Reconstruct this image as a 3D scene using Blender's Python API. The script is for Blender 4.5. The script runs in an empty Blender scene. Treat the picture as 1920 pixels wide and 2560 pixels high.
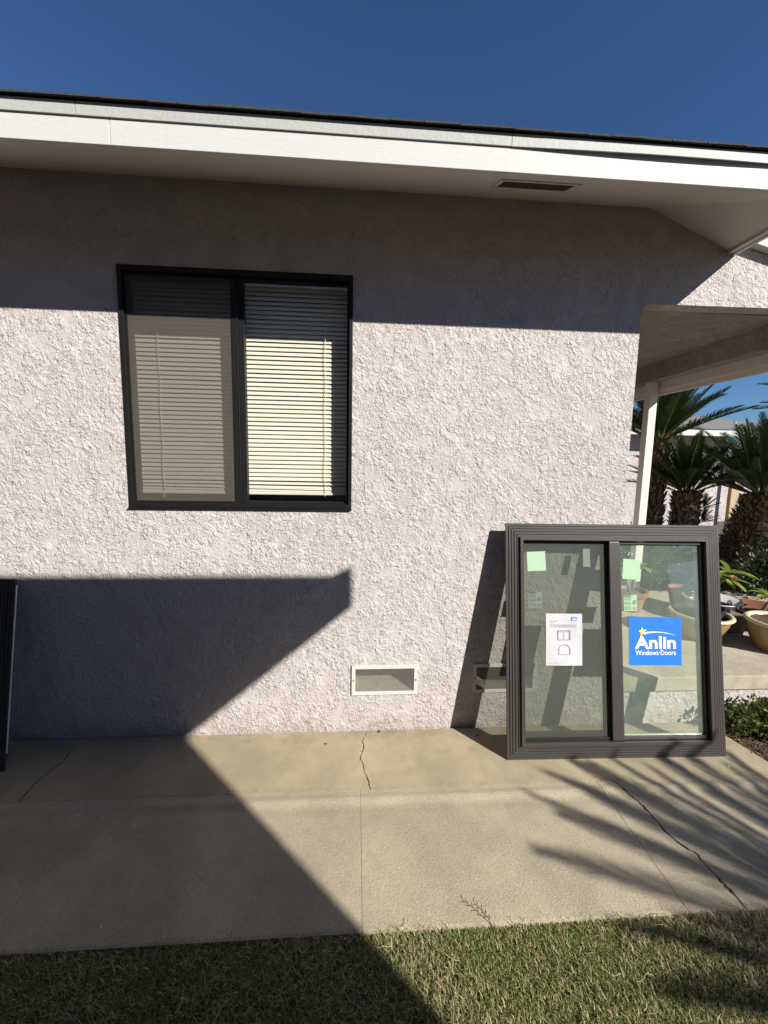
import bpy, bmesh, math, random
import numpy as np
from mathutils import Vector, Matrix

random.seed(7)
RNG = np.random.default_rng(11)
scene = bpy.context.scene
COL = scene.collection
PI = math.pi

# ------------------------------------------------------------------ camera
FPX, YAW, PITCH, ROLL = 1018.36, 0.0685055, -0.1186085, -0.0177168
CAM = Vector((0.0, -2.3298, 1.6247))
fw = Vector((math.sin(YAW) * math.cos(PITCH), math.cos(YAW) * math.cos(PITCH), math.sin(PITCH)))
rt = fw.cross(Vector((0, 0, 1))).normalized()
dn = fw.cross(rt)
c_, s_ = math.cos(ROLL), math.sin(ROLL)
rt2, dn2 = rt * c_ + dn * s_, dn * c_ - rt * s_
cam_data = bpy.data.cameras.new('camera')
cam_data.sensor_fit = 'HORIZONTAL'
cam_data.sensor_width = 36.0
cam_data.lens = FPX / 1920 * 36.0
cam_data.clip_start = 0.02
cam_data.clip_end = 2000
cam = bpy.data.objects.new('camera', cam_data)
mw = Matrix.Identity(4)
for i in range(3):
    mw[i][0] = rt2[i]; mw[i][1] = -dn2[i]; mw[i][2] = -fw[i]; mw[i][3] = CAM[i]
cam.matrix_world = mw
COL.objects.link(cam)
scene.camera = cam

# ------------------------------------------------------------------ sky and sun
SUN = Vector((0.972, -1.0, 0.85))            # towards the sun
elev = math.atan2(SUN.z, math.hypot(SUN.x, SUN.y))
world = bpy.data.worlds.new('World')
scene.world = world
world.use_nodes = True
wn = world.node_tree.nodes
wn.clear()
sky = wn.new('ShaderNodeTexSky')
sky.sky_type = 'NISHITA'
sky.sun_disc = False
sky.sun_elevation = elev
sky.sun_rotation = math.atan2(SUN.x, SUN.y)
sky.altitude = 0
sky.air_density = 1.0
sky.dust_density = 0.0
sky.ozone_density = 10.0
bg = wn.new('ShaderNodeBackground')
bg.inputs['Strength'].default_value = 0.052
wo = wn.new('ShaderNodeOutputWorld')
world.node_tree.links.new(sky.outputs[0], bg.inputs[0])
world.node_tree.links.new(bg.outputs[0], wo.inputs[0])

sun_d = bpy.data.lights.new('sun', 'SUN')
sun_d.energy = 5.0
sun_d.angle = math.radians(0.53)
sun_d.color = (1.0, 0.945, 0.86)
sun_o = bpy.data.objects.new('sun', sun_d)
sun_o.rotation_euler = SUN.to_track_quat('Z', 'Y').to_euler()
sun_o.location = (4, -4, 6)
COL.objects.link(sun_o)

scene.view_settings.view_transform = 'Standard'
scene.view_settings.look = 'None'
scene.view_settings.exposure = 0.9
scene.view_settings.gamma = 1.0
scene.view_settings.use_curve_mapping = False
scene.render.engine = 'CYCLES'
scene.cycles.max_bounces = 10
scene.cycles.transparent_max_bounces = 24


# ------------------------------------------------------------------ materials
class NT:
    """small helper round a material's node tree"""
    def __init__(self, name):
        self.m = bpy.data.materials.new(name)
        self.m.use_nodes = True
        self.n = self.m.node_tree.nodes
        self.l = self.m.node_tree.links
        self.n.clear()
        self.out = self.n.new('ShaderNodeOutputMaterial')

    def new(self, t, **kw):
        nd = self.n.new(t)
        for k, v in kw.items():
            setattr(nd, k, v)
        return nd

    def put(self, sock, v):
        if hasattr(v, 'is_output') or isinstance(v, bpy.types.NodeSocket):
            self.l.new(v, sock)
        else:
            sock.default_value = v

    def coord(self, which='Object'):
        return self.new('ShaderNodeTexCoord').outputs[which]

    def noise(self, vec, scale, detail=2.0, rough=0.5, dist=0.0):
        nd = self.new('ShaderNodeTexNoise')
        self.l.new(vec, nd.inputs['Vector'])
        nd.inputs['Scale'].default_value = scale
        nd.inputs['Detail'].default_value = detail
        nd.inputs['Roughness'].default_value = rough
        nd.inputs['Distortion'].default_value = dist
        return nd.outputs['Fac']

    def step(self, v, a, b, c=0.0, d=1.0):
        nd = self.new('ShaderNodeMapRange', interpolation_type='SMOOTHSTEP')
        self.put(nd.inputs['Value'], v)
        for k, x in zip(('From Min', 'From Max', 'To Min', 'To Max'), (a, b, c, d)):
            nd.inputs[k].default_value = x
        return nd.outputs[0]

    def math(self, op, a, b=0.0):
        nd = self.new('ShaderNodeMath', operation=op)
        self.put(nd.inputs[0], a)
        self.put(nd.inputs[1], b)
        return nd.outputs[0]

    def mix(self, f, a, b):
        nd = self.new('ShaderNodeMix', data_type='RGBA')
        self.put(nd.inputs['Factor'], f)
        self.put(nd.inputs['A'], a if hasattr(a, 'is_output') else (*a, 1) if len(a) == 3 else a)
        self.put(nd.inputs['B'], b if hasattr(b, 'is_output') else (*b, 1) if len(b) == 3 else b)
        return nd.outputs['Result']

    def mapping(self, vec, scale=(1, 1, 1), rot=(0, 0, 0)):
        nd = self.new('ShaderNodeMapping')
        self.l.new(vec, nd.inputs['Vector'])
        nd.inputs['Scale'].default_value = scale
        nd.inputs['Rotation'].default_value = rot
        return nd.outputs[0]

    def bump(self, h, dist, strength=1.0):
        nd = self.new('ShaderNodeBump')
        self.l.new(h, nd.inputs['Height'])
        nd.inputs['Distance'].default_value = dist
        nd.inputs['Strength'].default_value = strength
        return nd.outputs[0]

    def principled(self, color, rough=0.8, normal=None, metallic=0.0, spec=0.3, **kw):
        p = self.new('ShaderNodeBsdfPrincipled')
        self.put(p.inputs['Base Color'], color if hasattr(color, 'is_output') else (*color, 1))
        self.put(p.inputs['Roughness'], rough)
        p.inputs['Metallic'].default_value = metallic
        p.inputs['Specular IOR Level'].default_value = spec
        if normal is not None:
            self.l.new(normal, p.inputs['Normal'])
        for k, v in kw.items():
            self.put(p.inputs[k], v)
        return p.outputs[0]

    def done(self, shader):
        self.l.new(shader, self.out.inputs['Surface'])
        return self.m


def plain(name, color, rough=0.6, var=0.12, scale=30.0, bump=0.0, metallic=0.0, spec=0.3):
    t = NT(name)
    v = t.coord()
    n = t.noise(v, scale, 4, 0.6)
    dark = tuple(max(0, x * (1 - var)) for x in color)
    lite = tuple(min(1, x * (1 + var)) for x in color)
    col = t.mix(n, dark, lite)
    nm = t.bump(n, bump) if bump else None
    return t.done(t.principled(col, rough, nm, metallic, spec))


def stucco(name, color, dist=1.0, scale=1.0):
    """dash coat knocked down with a trowel drawn up to the right: low overlapping flakes,
    each rising gently and breaking off along a ragged lower left rim"""
    t = NT(name)
    v = t.coord()
    sep = t.new('ShaderNodeSeparateXYZ')
    t.l.new(v, sep.inputs[0])
    along = t.math('MULTIPLY', t.math('ADD', sep.outputs['X'], sep.outputs['Z']), 0.707 * scale)

    def flakes(freq, n1, a1, n2, a2, rise):
        ph = t.math('MULTIPLY', along, freq)
        ph = t.math('ADD', ph, t.math('MULTIPLY', t.noise(v, n1 * scale, 1.5, 0.55), a1))
        ph = t.math('ADD', ph, t.math('MULTIPLY', t.noise(v, n2 * scale, 2.0, 0.6), a2))
        f = t.math('FRACT', ph)
        return t.math('MINIMUM', t.math('DIVIDE', f, rise), t.math('DIVIDE', t.math('SUBTRACT', 1.0, f), 1 - rise))
    big = flakes(12, 13, 4.4, 60, 1.0, 0.06)
    mid = flakes(21, 25, 4.6, 95, 1.2, 0.10)
    tiny = flakes(44, 60, 4.2, 180, 1.1, 0.21)
    m_big = t.step(t.noise(v, 7.5 * scale, 3, 0.6), 0.47, 0.54)
    m_mid = t.step(t.noise(t.mapping(v, rot=(0.4, 0.2, 0.9)), 11 * scale, 3, 0.65), 0.38, 0.54, 0.15, 1.0)
    m_tiny = t.step(t.noise(t.mapping(v, rot=(0.9, 0.5, 0.1)), 8 * scale, 3, 0.65), 0.34, 0.58, 0.10, 1.0)
    brk = t.step(t.noise(t.mapping(v, rot=(0.2, 0.7, 0.4)), 48 * scale, 2, 0.6), 0.40, 0.56)
    brk2 = t.step(t.noise(t.mapping(v, rot=(0.5, 0.1, 1.2)), 85 * scale, 2, 0.6), 0.40, 0.56)
    m_mid = t.math('MULTIPLY', m_mid, brk)
    m_tiny = t.math('MULTIPLY', m_tiny, brk2)
    fine = t.noise(v, 330 * scale, 2, 0.7)
    h = t.math('MULTIPLY', t.math('MULTIPLY', big, m_big), 0.0048)
    h = t.math('ADD', h, t.math('MULTIPLY', t.math('MULTIPLY', mid, m_mid), 0.0044))
    h = t.math('ADD', h, t.math('MULTIPLY', t.math('MULTIPLY', tiny, m_tiny), 0.0025))
    h = t.math('ADD', h, t.math('MULTIPLY', fine, 0.0008))
    nm = t.bump(h, dist / scale)
    dirt = t.noise(v, 1.1, 5, 0.6)
    c1 = tuple(x * 0.95 for x in color)
    c2 = tuple(min(1, x * 1.03) for x in color)
    col = t.mix(t.step(dirt, 0.3, 0.7), c1, c2)
    # splashed soil along the foot of the wall, patchy
    foot = t.math('MULTIPLY', t.step(sep.outputs['Z'], 0.0, 0.16, 1.0, 0.0), t.step(t.noise(v, 9, 5, 0.7), 0.35, 0.7))
    col = t.mix(t.math('MULTIPLY', foot, 0.55), col, (0.27, 0.21, 0.15))
    return t.done(t.principled(col, 0.93, nm, spec=0.12))


def concrete(name, base, grain=1.0, stain=0.5):
    t = NT(name)
    v = t.coord()
    sand = t.noise(v, 210, 2, 0.8)
    grit = t.noise(t.mapping(v, rot=(0.3, 0.2, 0.7)), 120, 3, 0.75)
    pit = t.step(t.noise(v, 150, 1, 0.5), 0.24, 0.34, 1.0, 0.0)
    blot = t.noise(v, 2.3, 6, 0.65, 0.4)
    mid = t.noise(v, 14, 5, 0.65)
    c = t.mix(t.step(blot, 0.32, 0.68), tuple(x * 0.78 for x in base), tuple(min(1, x * 1.10) for x in base))
    c = t.mix(t.math('MULTIPLY', t.step(mid, 0.45, 0.75), 0.45 * stain), c, (base[0] * 0.62, base[1] * 0.58, base[2] * 0.52))
    c = t.mix(t.math('MULTIPLY', t.step(sand, 0.34, 0.66, 1.0, 0.0), 0.50 * grain), c, tuple(x * 0.52 for x in base))
    c = t.mix(t.math('MULTIPLY', t.step(grit, 0.52, 0.72), 0.45 * grain), c, tuple(min(1, x * 1.28) for x in base))
    c = t.mix(t.math('MULTIPLY', pit, 0.5 * grain), c, tuple(x * 0.40 for x in base))
    # weathered grime where concrete meets the wall, broken up
    sep = t.new('ShaderNodeSeparateXYZ')
    t.l.new(v, sep.inputs[0])
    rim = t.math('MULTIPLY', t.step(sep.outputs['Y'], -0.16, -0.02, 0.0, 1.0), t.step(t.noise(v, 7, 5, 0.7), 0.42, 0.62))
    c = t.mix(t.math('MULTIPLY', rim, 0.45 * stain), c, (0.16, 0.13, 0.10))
    # dirt left standing along the joint between the two pours
    jd = t.math('ABSOLUTE', t.math('ADD', sep.outputs['Y'], 0.455))
    jo = t.math('MULTIPLY', t.step(jd, 0.0, 0.035, 1.0, 0.0), t.step(t.noise(v, 11, 5, 0.7), 0.46, 0.60))
    c = t.mix(t.math('MULTIPLY', jo, 0.45 * stain), c, (0.20, 0.155, 0.10))
    h = t.math('SUBTRACT', t.math('ADD', t.math('MULTIPLY', sand, 0.7), t.math('MULTIPLY', grit, 0.8)), t.math('MULTIPLY', pit, 0.5))
    nm = t.bump(h, 0.0022 * grain)
    return t.done(t.principled(c, 0.92, nm, spec=0.15))


def glass(name, tint, ior=1.5, haze=0.0, haze_col=(0.5, 0.55, 0.5)):
    t = NT(name)
    tr = t.new('ShaderNodeBsdfTransparent')
    tr.inputs[0].default_value = (*tint, 1)
    body = tr.outputs[0]
    if haze:
        d = t.new('ShaderNodeBsdfDiffuse')
        d.inputs[0].default_value = (*haze_col, 1)
        mx = t.new('ShaderNodeMixShader')
        refl_haze = t.math('MULTIPLY', t.step(t.noise(t.coord(), 5, 6, 0.7), 0.25, 0.8, 0.55, 1.0), haze)  # pale diffuse film painted in for the bright reflection on the pane
        t.l.new(refl_haze, mx.inputs[0])
        t.l.new(body, mx.inputs[1])
        t.l.new(d.outputs[0], mx.inputs[2])
        body = mx.outputs[0]
    g = t.new('ShaderNodeBsdfGlossy')
    g.inputs['Roughness'].default_value = 0.01
    # Schlick reflectance, the same from both sides of a thin sheet
    geo = t.new('ShaderNodeNewGeometry')
    dt = t.new('ShaderNodeVectorMath', operation='DOT_PRODUCT')
    t.l.new(geo.outputs['Incoming'], dt.inputs[0])
    t.l.new(geo.outputs['Normal'], dt.inputs[1])
    r0 = ((ior - 1) / (ior + 1)) ** 2
    fr = t.math('ADD', r0, t.math('MULTIPLY', 1 - r0, t.math('POWER', t.math('SUBTRACT', 1.0, t.math('ABSOLUTE', dt.outputs['Value'])), 5.0)))
    mx = t.new('ShaderNodeMixShader')
    t.l.new(fr, mx.inputs[0])
    t.l.new(body, mx.inputs[1])
    t.l.new(g.outputs[0], mx.inputs[2])
    return t.done(mx.outputs[0])


def screen_mat(name, color, cover):
    t = NT(name)
    tr = t.new('ShaderNodeBsdfTransparent')
    d = t.new('ShaderNodeBsdfDiffuse')
    d.inputs[0].default_value = (*color, 1)
    v = t.coord()
    weave = t.noise(t.mapping(v, (900, 900, 60)), 1.0, 1, 0.5)
    weave2 = t.noise(t.mapping(v, (60, 900, 900)), 1.0, 1, 0.5)
    f = t.math('ADD', cover - 0.08, t.math('MULTIPLY', t.math('ADD', weave, weave2), 0.08))
    mx = t.new('ShaderNodeMixShader')
    t.l.new(f, mx.inputs[0])
    t.l.new(tr.outputs[0], mx.inputs[1])
    t.l.new(d.outputs[0], mx.inputs[2])
    return t.done(mx.outputs[0])


def leaf_mat(name, c1, c2, rough=0.45, trans=0.25, attr=False, scale=8.0):
    t = NT(name)
    if attr:
        a = t.new('ShaderNodeAttribute')
        a.attribute_name = 'tint'
        col = a.outputs['Color']
    else:
        oi = t.new('ShaderNodeObjectInfo')
        n = t.noise(t.coord(), scale, 3, 0.6)
        f = t.math('ADD', t.math('MULTIPLY', n, 0.7), t.math('MULTIPLY', oi.outputs['Random'], 0.3))
        col = t.mix(t.step(f, 0.25, 0.75), c1, c2)
    p = t.principled(col, rough, spec=0.35)
    tl = t.new('ShaderNodeBsdfTranslucent')
    t.put(tl.inputs[0], col)
    mx = t.new('ShaderNodeMixShader')
    mx.inputs[0].default_value = trans
    t.l.new(p, mx.inputs[1])
    t.l.new(tl.outputs[0], mx.inputs[2])
    return t.done(mx.outputs[0])


M = {}
M['stucco'] = stucco('stucco', (0.445, 0.410, 0.400))
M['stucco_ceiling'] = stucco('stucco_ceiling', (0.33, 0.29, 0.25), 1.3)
M['stucco_far'] = stucco('stucco_far', (0.46, 0.425, 0.41), 1.0, 0.5)
M['concrete_strip'] = concrete('concrete_strip', (0.352, 0.296, 0.206), 0.65, 0.7)
M['concrete_walk'] = concrete('concrete_walk', (0.378, 0.330, 0.243), 1.0, 0.6)
M['concrete_porch'] = concrete('concrete_porch', (0.430, 0.385, 0.300), 0.7, 0.5)


def white_paint():
    t = NT('white_paint')
    v = t.coord()
    grain = t.noise(t.mapping(v, (6, 60, 60)), 3.0, 4, 0.6)
    soft = t.noise(v, 40, 4, 0.65)
    # faint runs of grime down the boards
    run = t.step(t.noise(t.mapping(v, (30, 8, 0.8)), 1.0, 4, 0.6), 0.60, 0.80)
    c = t.mix(t.math('MULTIPLY', run, 0.28), (0.475, 0.48, 0.47), (0.34, 0.325, 0.30))
    c = t.mix(t.math('MULTIPLY', t.step(soft, 0.5, 0.8), 0.12), c, (0.45, 0.44, 0.41))
    h = t.math('ADD', t.math('MULTIPLY', grain, 0.4), t.math('MULTIPLY', soft, 0.5))
    return t.done(t.principled(c, 0.6, t.bump(h, 0.0018), spec=0.3))


M['white_paint'] = white_paint()
M['trim_paint'] = plain('trim_paint', (0.36, 0.365, 0.355), 0.55, 0.06, 70, 0.002)
M['post_paint'] = plain('post_paint', (0.60, 0.57, 0.50), 0.55, 0.05, 18, 0.002)
M['soffit_paint'] = plain('soffit_paint', (0.56, 0.50, 0.44), 0.7, 0.06, 5, 0.001)
M['shingle'] = plain('shingle', (0.045, 0.044, 0.044), 0.95, 0.6, 130, 0.004)
M['roof_far'] = plain('roof_far', (0.155, 0.155, 0.160), 0.95, 0.35, 25, 0.004)
M['black_metal'] = plain('black_metal', (0.010, 0.010, 0.011), 0.45, 0.25, 40, 0.0005, spec=0.22)
M['dark_vinyl'] = plain('dark_vinyl', (0.041, 0.037, 0.035), 0.38, 0.10, 60, 0.0004, spec=0.5)
M['black_gasket'] = plain('black_gasket', (0.012, 0.012, 0.012), 0.5, 0.2, 40)
M['pale_edge'] = plain('pale_edge', (0.62, 0.64, 0.62), 0.5, 0.05, 20)
M['vent_paint'] = plain('vent_paint', (0.52, 0.49, 0.46), 0.55, 0.10, 60, 0.001)
M['wire'] = plain('wire', (0.27, 0.26, 0.24), 0.5, 0.3, 80, metallic=0.2)
M['vent_dark'] = plain('vent_dark', (0.05, 0.035, 0.025), 0.9, 0.4, 60)
M['screw'] = plain('screw', (0.12, 0.11, 0.10), 0.5, 0.3, 80, metallic=0.6)
M['inner_wood'] = plain('inner_wood', (0.42, 0.31, 0.21), 0.6, 0.15, 12)
M['room'] = plain('room', (0.32, 0.29, 0.25), 0.9, 0.08, 3)
M['blind'] = plain('blind', (0.64, 0.62, 0.535), 0.45, 0.03, 6, spec=0.4)
M['cord'] = plain('cord', (0.72, 0.69, 0.60), 0.7, 0.05, 60)
M['house_glass'] = glass('house_glass', (0.972, 0.975, 0.965), 1.55)
M['house_glass_left'] = glass('house_glass_left', (0.972, 0.975, 0.965), 1.28)
M['pane_clear'] = glass('pane_clear', (0.945, 0.972, 0.925), 1.75, 0.13, (0.50, 0.60, 0.54))
M['pane_screened'] = glass('pane_screened', (0.945, 0.972, 0.925), 1.6, 0.03, (0.5, 0.6, 0.5))
M['screen_old'] = screen_mat('screen_old', (0.125, 0.115, 0.098), 0.34)
M['screen_new'] = screen_mat('screen_new', (0.11, 0.12, 0.105), 0.26)
M['sticker_blue'] = plain('sticker_blue', (0.009, 0.140, 0.60), 0.55, 0.06, 90, 0.0006)
M['sticker_white'] = plain('sticker_white', (0.82, 0.83, 0.83), 0.6, 0.02, 30)
M['sticker_gold'] = plain('sticker_gold', (0.88, 0.62, 0.16), 0.6, 0.05, 30)
M['paper'] = plain('paper', (0.45, 0.45, 0.48), 0.85, 0.06, 26, 0.002)
M['ink'] = plain('ink', (0.22, 0.22, 0.24), 0.8, 0.15, 60)
M['ink_dark'] = plain('ink_dark', (0.05, 0.06, 0.05), 0.8, 0.15, 60)
M['label_green'] = plain('label_green', (0.30, 0.44, 0.30), 0.6, 0.04, 40, 0.0006)
M['label_dull'] = plain('label_dull', (0.38, 0.45, 0.36), 0.6, 0.05, 40)
M['glaze'] = plain('glaze', (0.27, 0.19, 0.085), 0.22, 0.16, 9, 0.001, spec=0.6)
M['glaze_rim'] = plain('glaze_rim', (0.50, 0.42, 0.28), 0.25, 0.10, 14, spec=0.6)
M['black_plastic'] = plain('black_plastic', (0.025, 0.026, 0.028), 0.4, 0.2, 30)
M['white_plastic'] = plain('white_plastic', (0.56, 0.58, 0.63), 0.4, 0.04, 20)
M['red_clay'] = plain('red_clay', (0.15, 0.055, 0.035), 0.6, 0.15, 20)
M['terracotta'] = plain('terracotta', (0.26, 0.105, 0.06), 0.8, 0.15, 18)
M['brown_crate'] = plain('brown_crate', (0.17, 0.125, 0.10), 0.8, 0.15, 30)
M['soil'] = plain('soil', (0.075, 0.052, 0.036), 1.0, 0.5, 60, 0.01)
M['ground'] = plain('ground', (0.10, 0.078, 0.052), 1.0, 0.4, 12, 0.01)
M['lawn_soil'] = plain('lawn_soil', (0.060, 0.050, 0.030), 1.0, 0.5, 60, 0.006)
M['frond'] = leaf_mat('frond', (0.013, 0.030, 0.007), (0.034, 0.060, 0.015), 0.36, 0.15, scale=5)
M['rachis'] = plain('rachis', (0.12, 0.13, 0.04), 0.5, 0.2, 20)
M['trunk'] = plain('trunk', (0.185, 0.140, 0.105), 0.95, 0.75, 30, 0.01)
M['trunk_wool'] = plain('trunk_wool', (0.22, 0.125, 0.055), 0.95, 0.4, 60, 0.006)
M['plumeria_leaf'] = leaf_mat('plumeria_leaf', (0.10, 0.16, 0.030), (0.27, 0.31, 0.055), 0.4, 0.35, scale=6)
M['plumeria_stem'] = plain('plumeria_stem', (0.23, 0.18, 0.12), 0.8, 0.25, 40, 0.003)
M['flower'] = plain('flower', (0.66, 0.15, 0.22), 0.6, 0.15, 40)
M['shrub_leaf'] = leaf_mat('shrub_leaf', (0.018, 0.034, 0.010), (0.048, 0.075, 0.022), 0.5, 0.2, scale=14)
M['cover_leaf'] = leaf_mat('cover_leaf', (0.07, 0.095, 0.020), (0.19, 0.20, 0.050), 0.5, 0.3, scale=25)
M['twig'] = plain('twig', (0.12, 0.085, 0.055), 0.9, 0.3, 40)
M['grass'] = leaf_mat('grass', (0, 0, 0), (0, 0, 0), 0.55, 0.3, attr=True)
M['straw'] = plain('straw', (0.42, 0.34, 0.21), 0.8, 0.2, 60)
M['mulch'] = plain('mulch', (0.115, 0.075, 0.048), 0.95, 0.5, 90)
M['dry_leaf'] = plain('dry_leaf', (0.045, 0.035, 0.025), 0.8, 0.4, 60)
M['pebble'] = plain('pebble', (0.62, 0.58, 0.50), 0.8, 0.15, 60)
M['fence_wood'] = plain('fence_wood', (0.42, 0.29, 0.18), 0.8, 0.2, 9, 0.002)


# ------------------------------------------------------------------ mesh helpers
class MB:
    def __init__(self):
        self.v = []
        self.f = []

    def add(self, vs, fs):
        o = len(self.v)
        self.v.extend([tuple(p) for p in vs])
        self.f.extend([tuple(i + o for i in q) for q in fs])
        return self

    def box(self, x0, x1, y0, y1, z0, z1):
        vs = [(x0, y0, z0), (x1, y0, z0), (x1, y1, z0), (x0, y1, z0), (x0, y0, z1), (x1, y0, z1), (x1, y1, z1), (x0, y1, z1)]
        return self.add(vs, [(0, 3, 2, 1), (4, 5, 6, 7), (0, 1, 5, 4), (1, 2, 6, 5), (2, 3, 7, 6), (3, 0, 4, 7)])

    def hexa(self, b, t):
        """eight corners: four below, four above, same order"""
        return self.add(list(b) + list(t), [(0, 3, 2, 1), (4, 5, 6, 7), (0, 1, 5, 4), (1, 2, 6, 5), (2, 3, 7, 6), (3, 0, 4, 7)])

    def prism(self, poly, z0, z1):
        n = len(poly)
        vs = [(x, y, z0) for x, y in poly] + [(x, y, z1) for x, y in poly]
        fs = [tuple(range(n - 1, -1, -1)), tuple(range(n, 2 * n))]
        fs += [(i, (i + 1) % n, n + (i + 1) % n, n + i) for i in range(n)]
        return self.add(vs, fs)

    def prism_y(self, poly, y0, y1):
        """polygon in x,z (counter-clockwise seen from -y), pushed along y"""
        n = len(poly)
        vs = [(x, y0, z) for x, z in poly] + [(x, y1, z) for x, z in poly]
        fs = [tuple(range(n)), tuple(range(2 * n - 1, n - 1, -1))]
        fs += [((i + 1) % n, i, n + i, n + (i + 1) % n) for i in range(n)]
        return self.add(vs, fs)

    def tube(self, pts, radii, seg=6, cap=True):
        pts = [Vector(p) for p in pts]
        if not hasattr(radii, '__len__'):
            radii = [radii] * len(pts)
        vs, fs = [], []
        up = None
        for i, p in enumerate(pts):
            d = (pts[min(i + 1, len(pts) - 1)] - pts[max(i - 1, 0)])
            d = d.normalized() if d.length > 1e-9 else Vector((0, 0, 1))
            if up is None:
                up = Vector((0, 0, 1)) if abs(d.z) < 0.9 else Vector((1, 0, 0))
            a = d.cross(up).normalized()
            up = a.cross(d).normalized()
            for k in range(seg):
                an = 2 * PI * k / seg
                vs.append(p + (a * math.cos(an) + up * math.sin(an)) * radii[i])
        for i in range(len(pts) - 1):
            for k in range(seg):
                k2 = (k + 1) % seg
                fs.append((i * seg + k, i * seg + k2, (i + 1) * seg + k2, (i + 1) * seg + k))
        if cap:
            fs.append(tuple(range(seg - 1, -1, -1)))
            fs.append(tuple((len(pts) - 1) * seg + k for k in range(seg)))
        return self.add(vs, fs)

    def lathe(self, prof, seg=32, cx=0, cy=0, wob=0.0):
        vs, fs = [], []
        n = len(prof)
        for k in range(seg):
            an = 2 * PI * k / seg
            for r, z in prof:
                rr = r * (1 + wob * math.sin(3 * an + z * 9))
                vs.append((cx + rr * math.cos(an), cy + rr * math.sin(an), z))
        for k in range(seg):
            k2 = (k + 1) % seg
            for i in range(n - 1):
                fs.append((k * n + i, k2 * n + i, k2 * n + i + 1, k * n + i + 1))
        return self.add(vs, fs)

    def mesh(self, name, mat, smooth=False, bevel=0.0, fix=True):
        me = bpy.data.meshes.new(name)
        me.from_pydata(self.v, [], self.f)
        bm = bmesh.new()
        bm.from_mesh(me)
        if fix:
            bmesh.ops.recalc_face_normals(bm, faces=bm.faces)
        if bevel:
            es = [e for e in bm.edges if len(e.link_faces) == 2 and e.calc_face_angle(0) > 0.6]
            bmesh.ops.bevel(bm, geom=es, offset=bevel, segments=2, affect='EDGES', profile=0.6, clamp_overlap=True)
        bm.to_mesh(me)
        bm.free()
        if smooth:
            me.polygons.foreach_set('use_smooth', [True] * len(me.polygons))
        me.materials.append(mat)
        return me

    def build(self, name, mat, parent=None, smooth=False, bevel=0.0, fix=True, loc=None):
        if parent is not None and loc is None and parent.get('_world'):
            L = Vector(parent['_world'])
            self.v = [(p[0] - L.x, p[1] - L.y, p[2] - L.z) for p in self.v]
        o = bpy.data.objects.new(name, self.mesh(name, mat, smooth, bevel, fix))
        COL.objects.link(o)
        if parent is not None:
            o.parent = parent
            if parent.get('_world') and loc is None:
                o['_world'] = (0, 0, 0)
        if loc is not None:
            o.location = loc
        return o


def tag(o, label=None, cat=None, group=None, kind=None):
    if label: o['label'] = label
    if cat: o['category'] = cat
    if group: o['group'] = group
    if kind: o['kind'] = kind
    return o


def thing(name, label, cat, loc=(0, 0, 0), rot=(0, 0, 0), group=None):
    o = bpy.data.objects.new(name, None)
    o.empty_display_size = 0.1
    o.location = loc
    o.rotation_euler = rot
    COL.objects.link(o)
    return tag(o, label, cat, group)


def struct_empty(name):
    o = bpy.data.objects.new(name, None)
    COL.objects.link(o)
    return tag(o, kind='structure')


def link_part(name, me, parent, loc=(0, 0, 0), rot=(0, 0, 0), scale=(1, 1, 1)):
    o = bpy.data.objects.new(name, me)
    COL.objects.link(o)
    o.parent = parent
    o.location = loc
    o.rotation_euler = rot
    o.scale = scale
    return o


def text_mesh(s, size, bold=0.0, mat=None, depth=0.0, align='LEFT', sx=1.0):
    cu = bpy.data.curves.new('lettering', 'FONT')
    cu.body = s
    cu.size = size
    cu.offset = bold
    cu.extrude = depth
    cu.align_x = align
    cu.resolution_u = 4
    ob = bpy.data.objects.new('lettering_tmp', cu)
    COL.objects.link(ob)
    dg = bpy.context.evaluated_depsgraph_get()
    dg.update()
    me = bpy.data.meshes.new_from_object(ob.evaluated_get(dg))
    bpy.data.objects.remove(ob)
    bpy.data.curves.remove(cu)
    for v in me.vertices:
        v.co.x *= sx
    me.materials.clear()
    me.materials.append(mat)
    return me


def text_width(me):
    xs = [v.co.x for v in me.vertices]
    return min(xs), max(xs)


# ================================================================== SETTING
tag(MB().add([(-400, -400, -0.06), (400, -400, -0.06), (400, 400, -0.06), (-400, 400, -0.06)], [(0, 1, 2, 3)]).build('ground', M['ground']), kind='structure')
tag(MB().box(-9, 9, -2.55, -1.094, -0.059, -0.014).build('lawn', M['lawn_soil']), kind='structure')

# ---- walkway: slabs cut along their joints and cracks
walk = struct_empty('walkway')
C1 = [(-1.504, -0.014), (-1.528, -0.042), (-1.548, -0.075), (-1.579, -0.128), (-1.566, -0.170), (-1.562, -0.211), (-1.585, -0.280), (-1.589, -0.318), (-1.596, -0.352), (-1.591, -0.400), (-1.585, -0.464)]
C2 = [(0.082, -0.014), (0.066, -0.062), (0.058, -0.082), (0.049, -0.112), (0.055, -0.140), (0.053, -0.174), (0.041, -0.215), (0.034, -0.248), (0.047, -0.283), (0.052, -0.319), (0.063, -0.365), (0.072, -0.400), (0.078, -0.435), (0.086, -0.464)]
C3 = [(1.351, -0.4668), (1.370, -0.535), (1.385, -0.566), (1.393, -0.592), (1.401, -0.632), (1.404, -0.670), (1.406, -0.739), (1.409, -0.788), (1.431, -0.842), (1.447, -0.862), (1.459, -0.881), (1.456, -0.933), (1.462, -0.981), (1.459, -1.012), (1.466, -1.044), (1.468, -1.094)]


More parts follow.
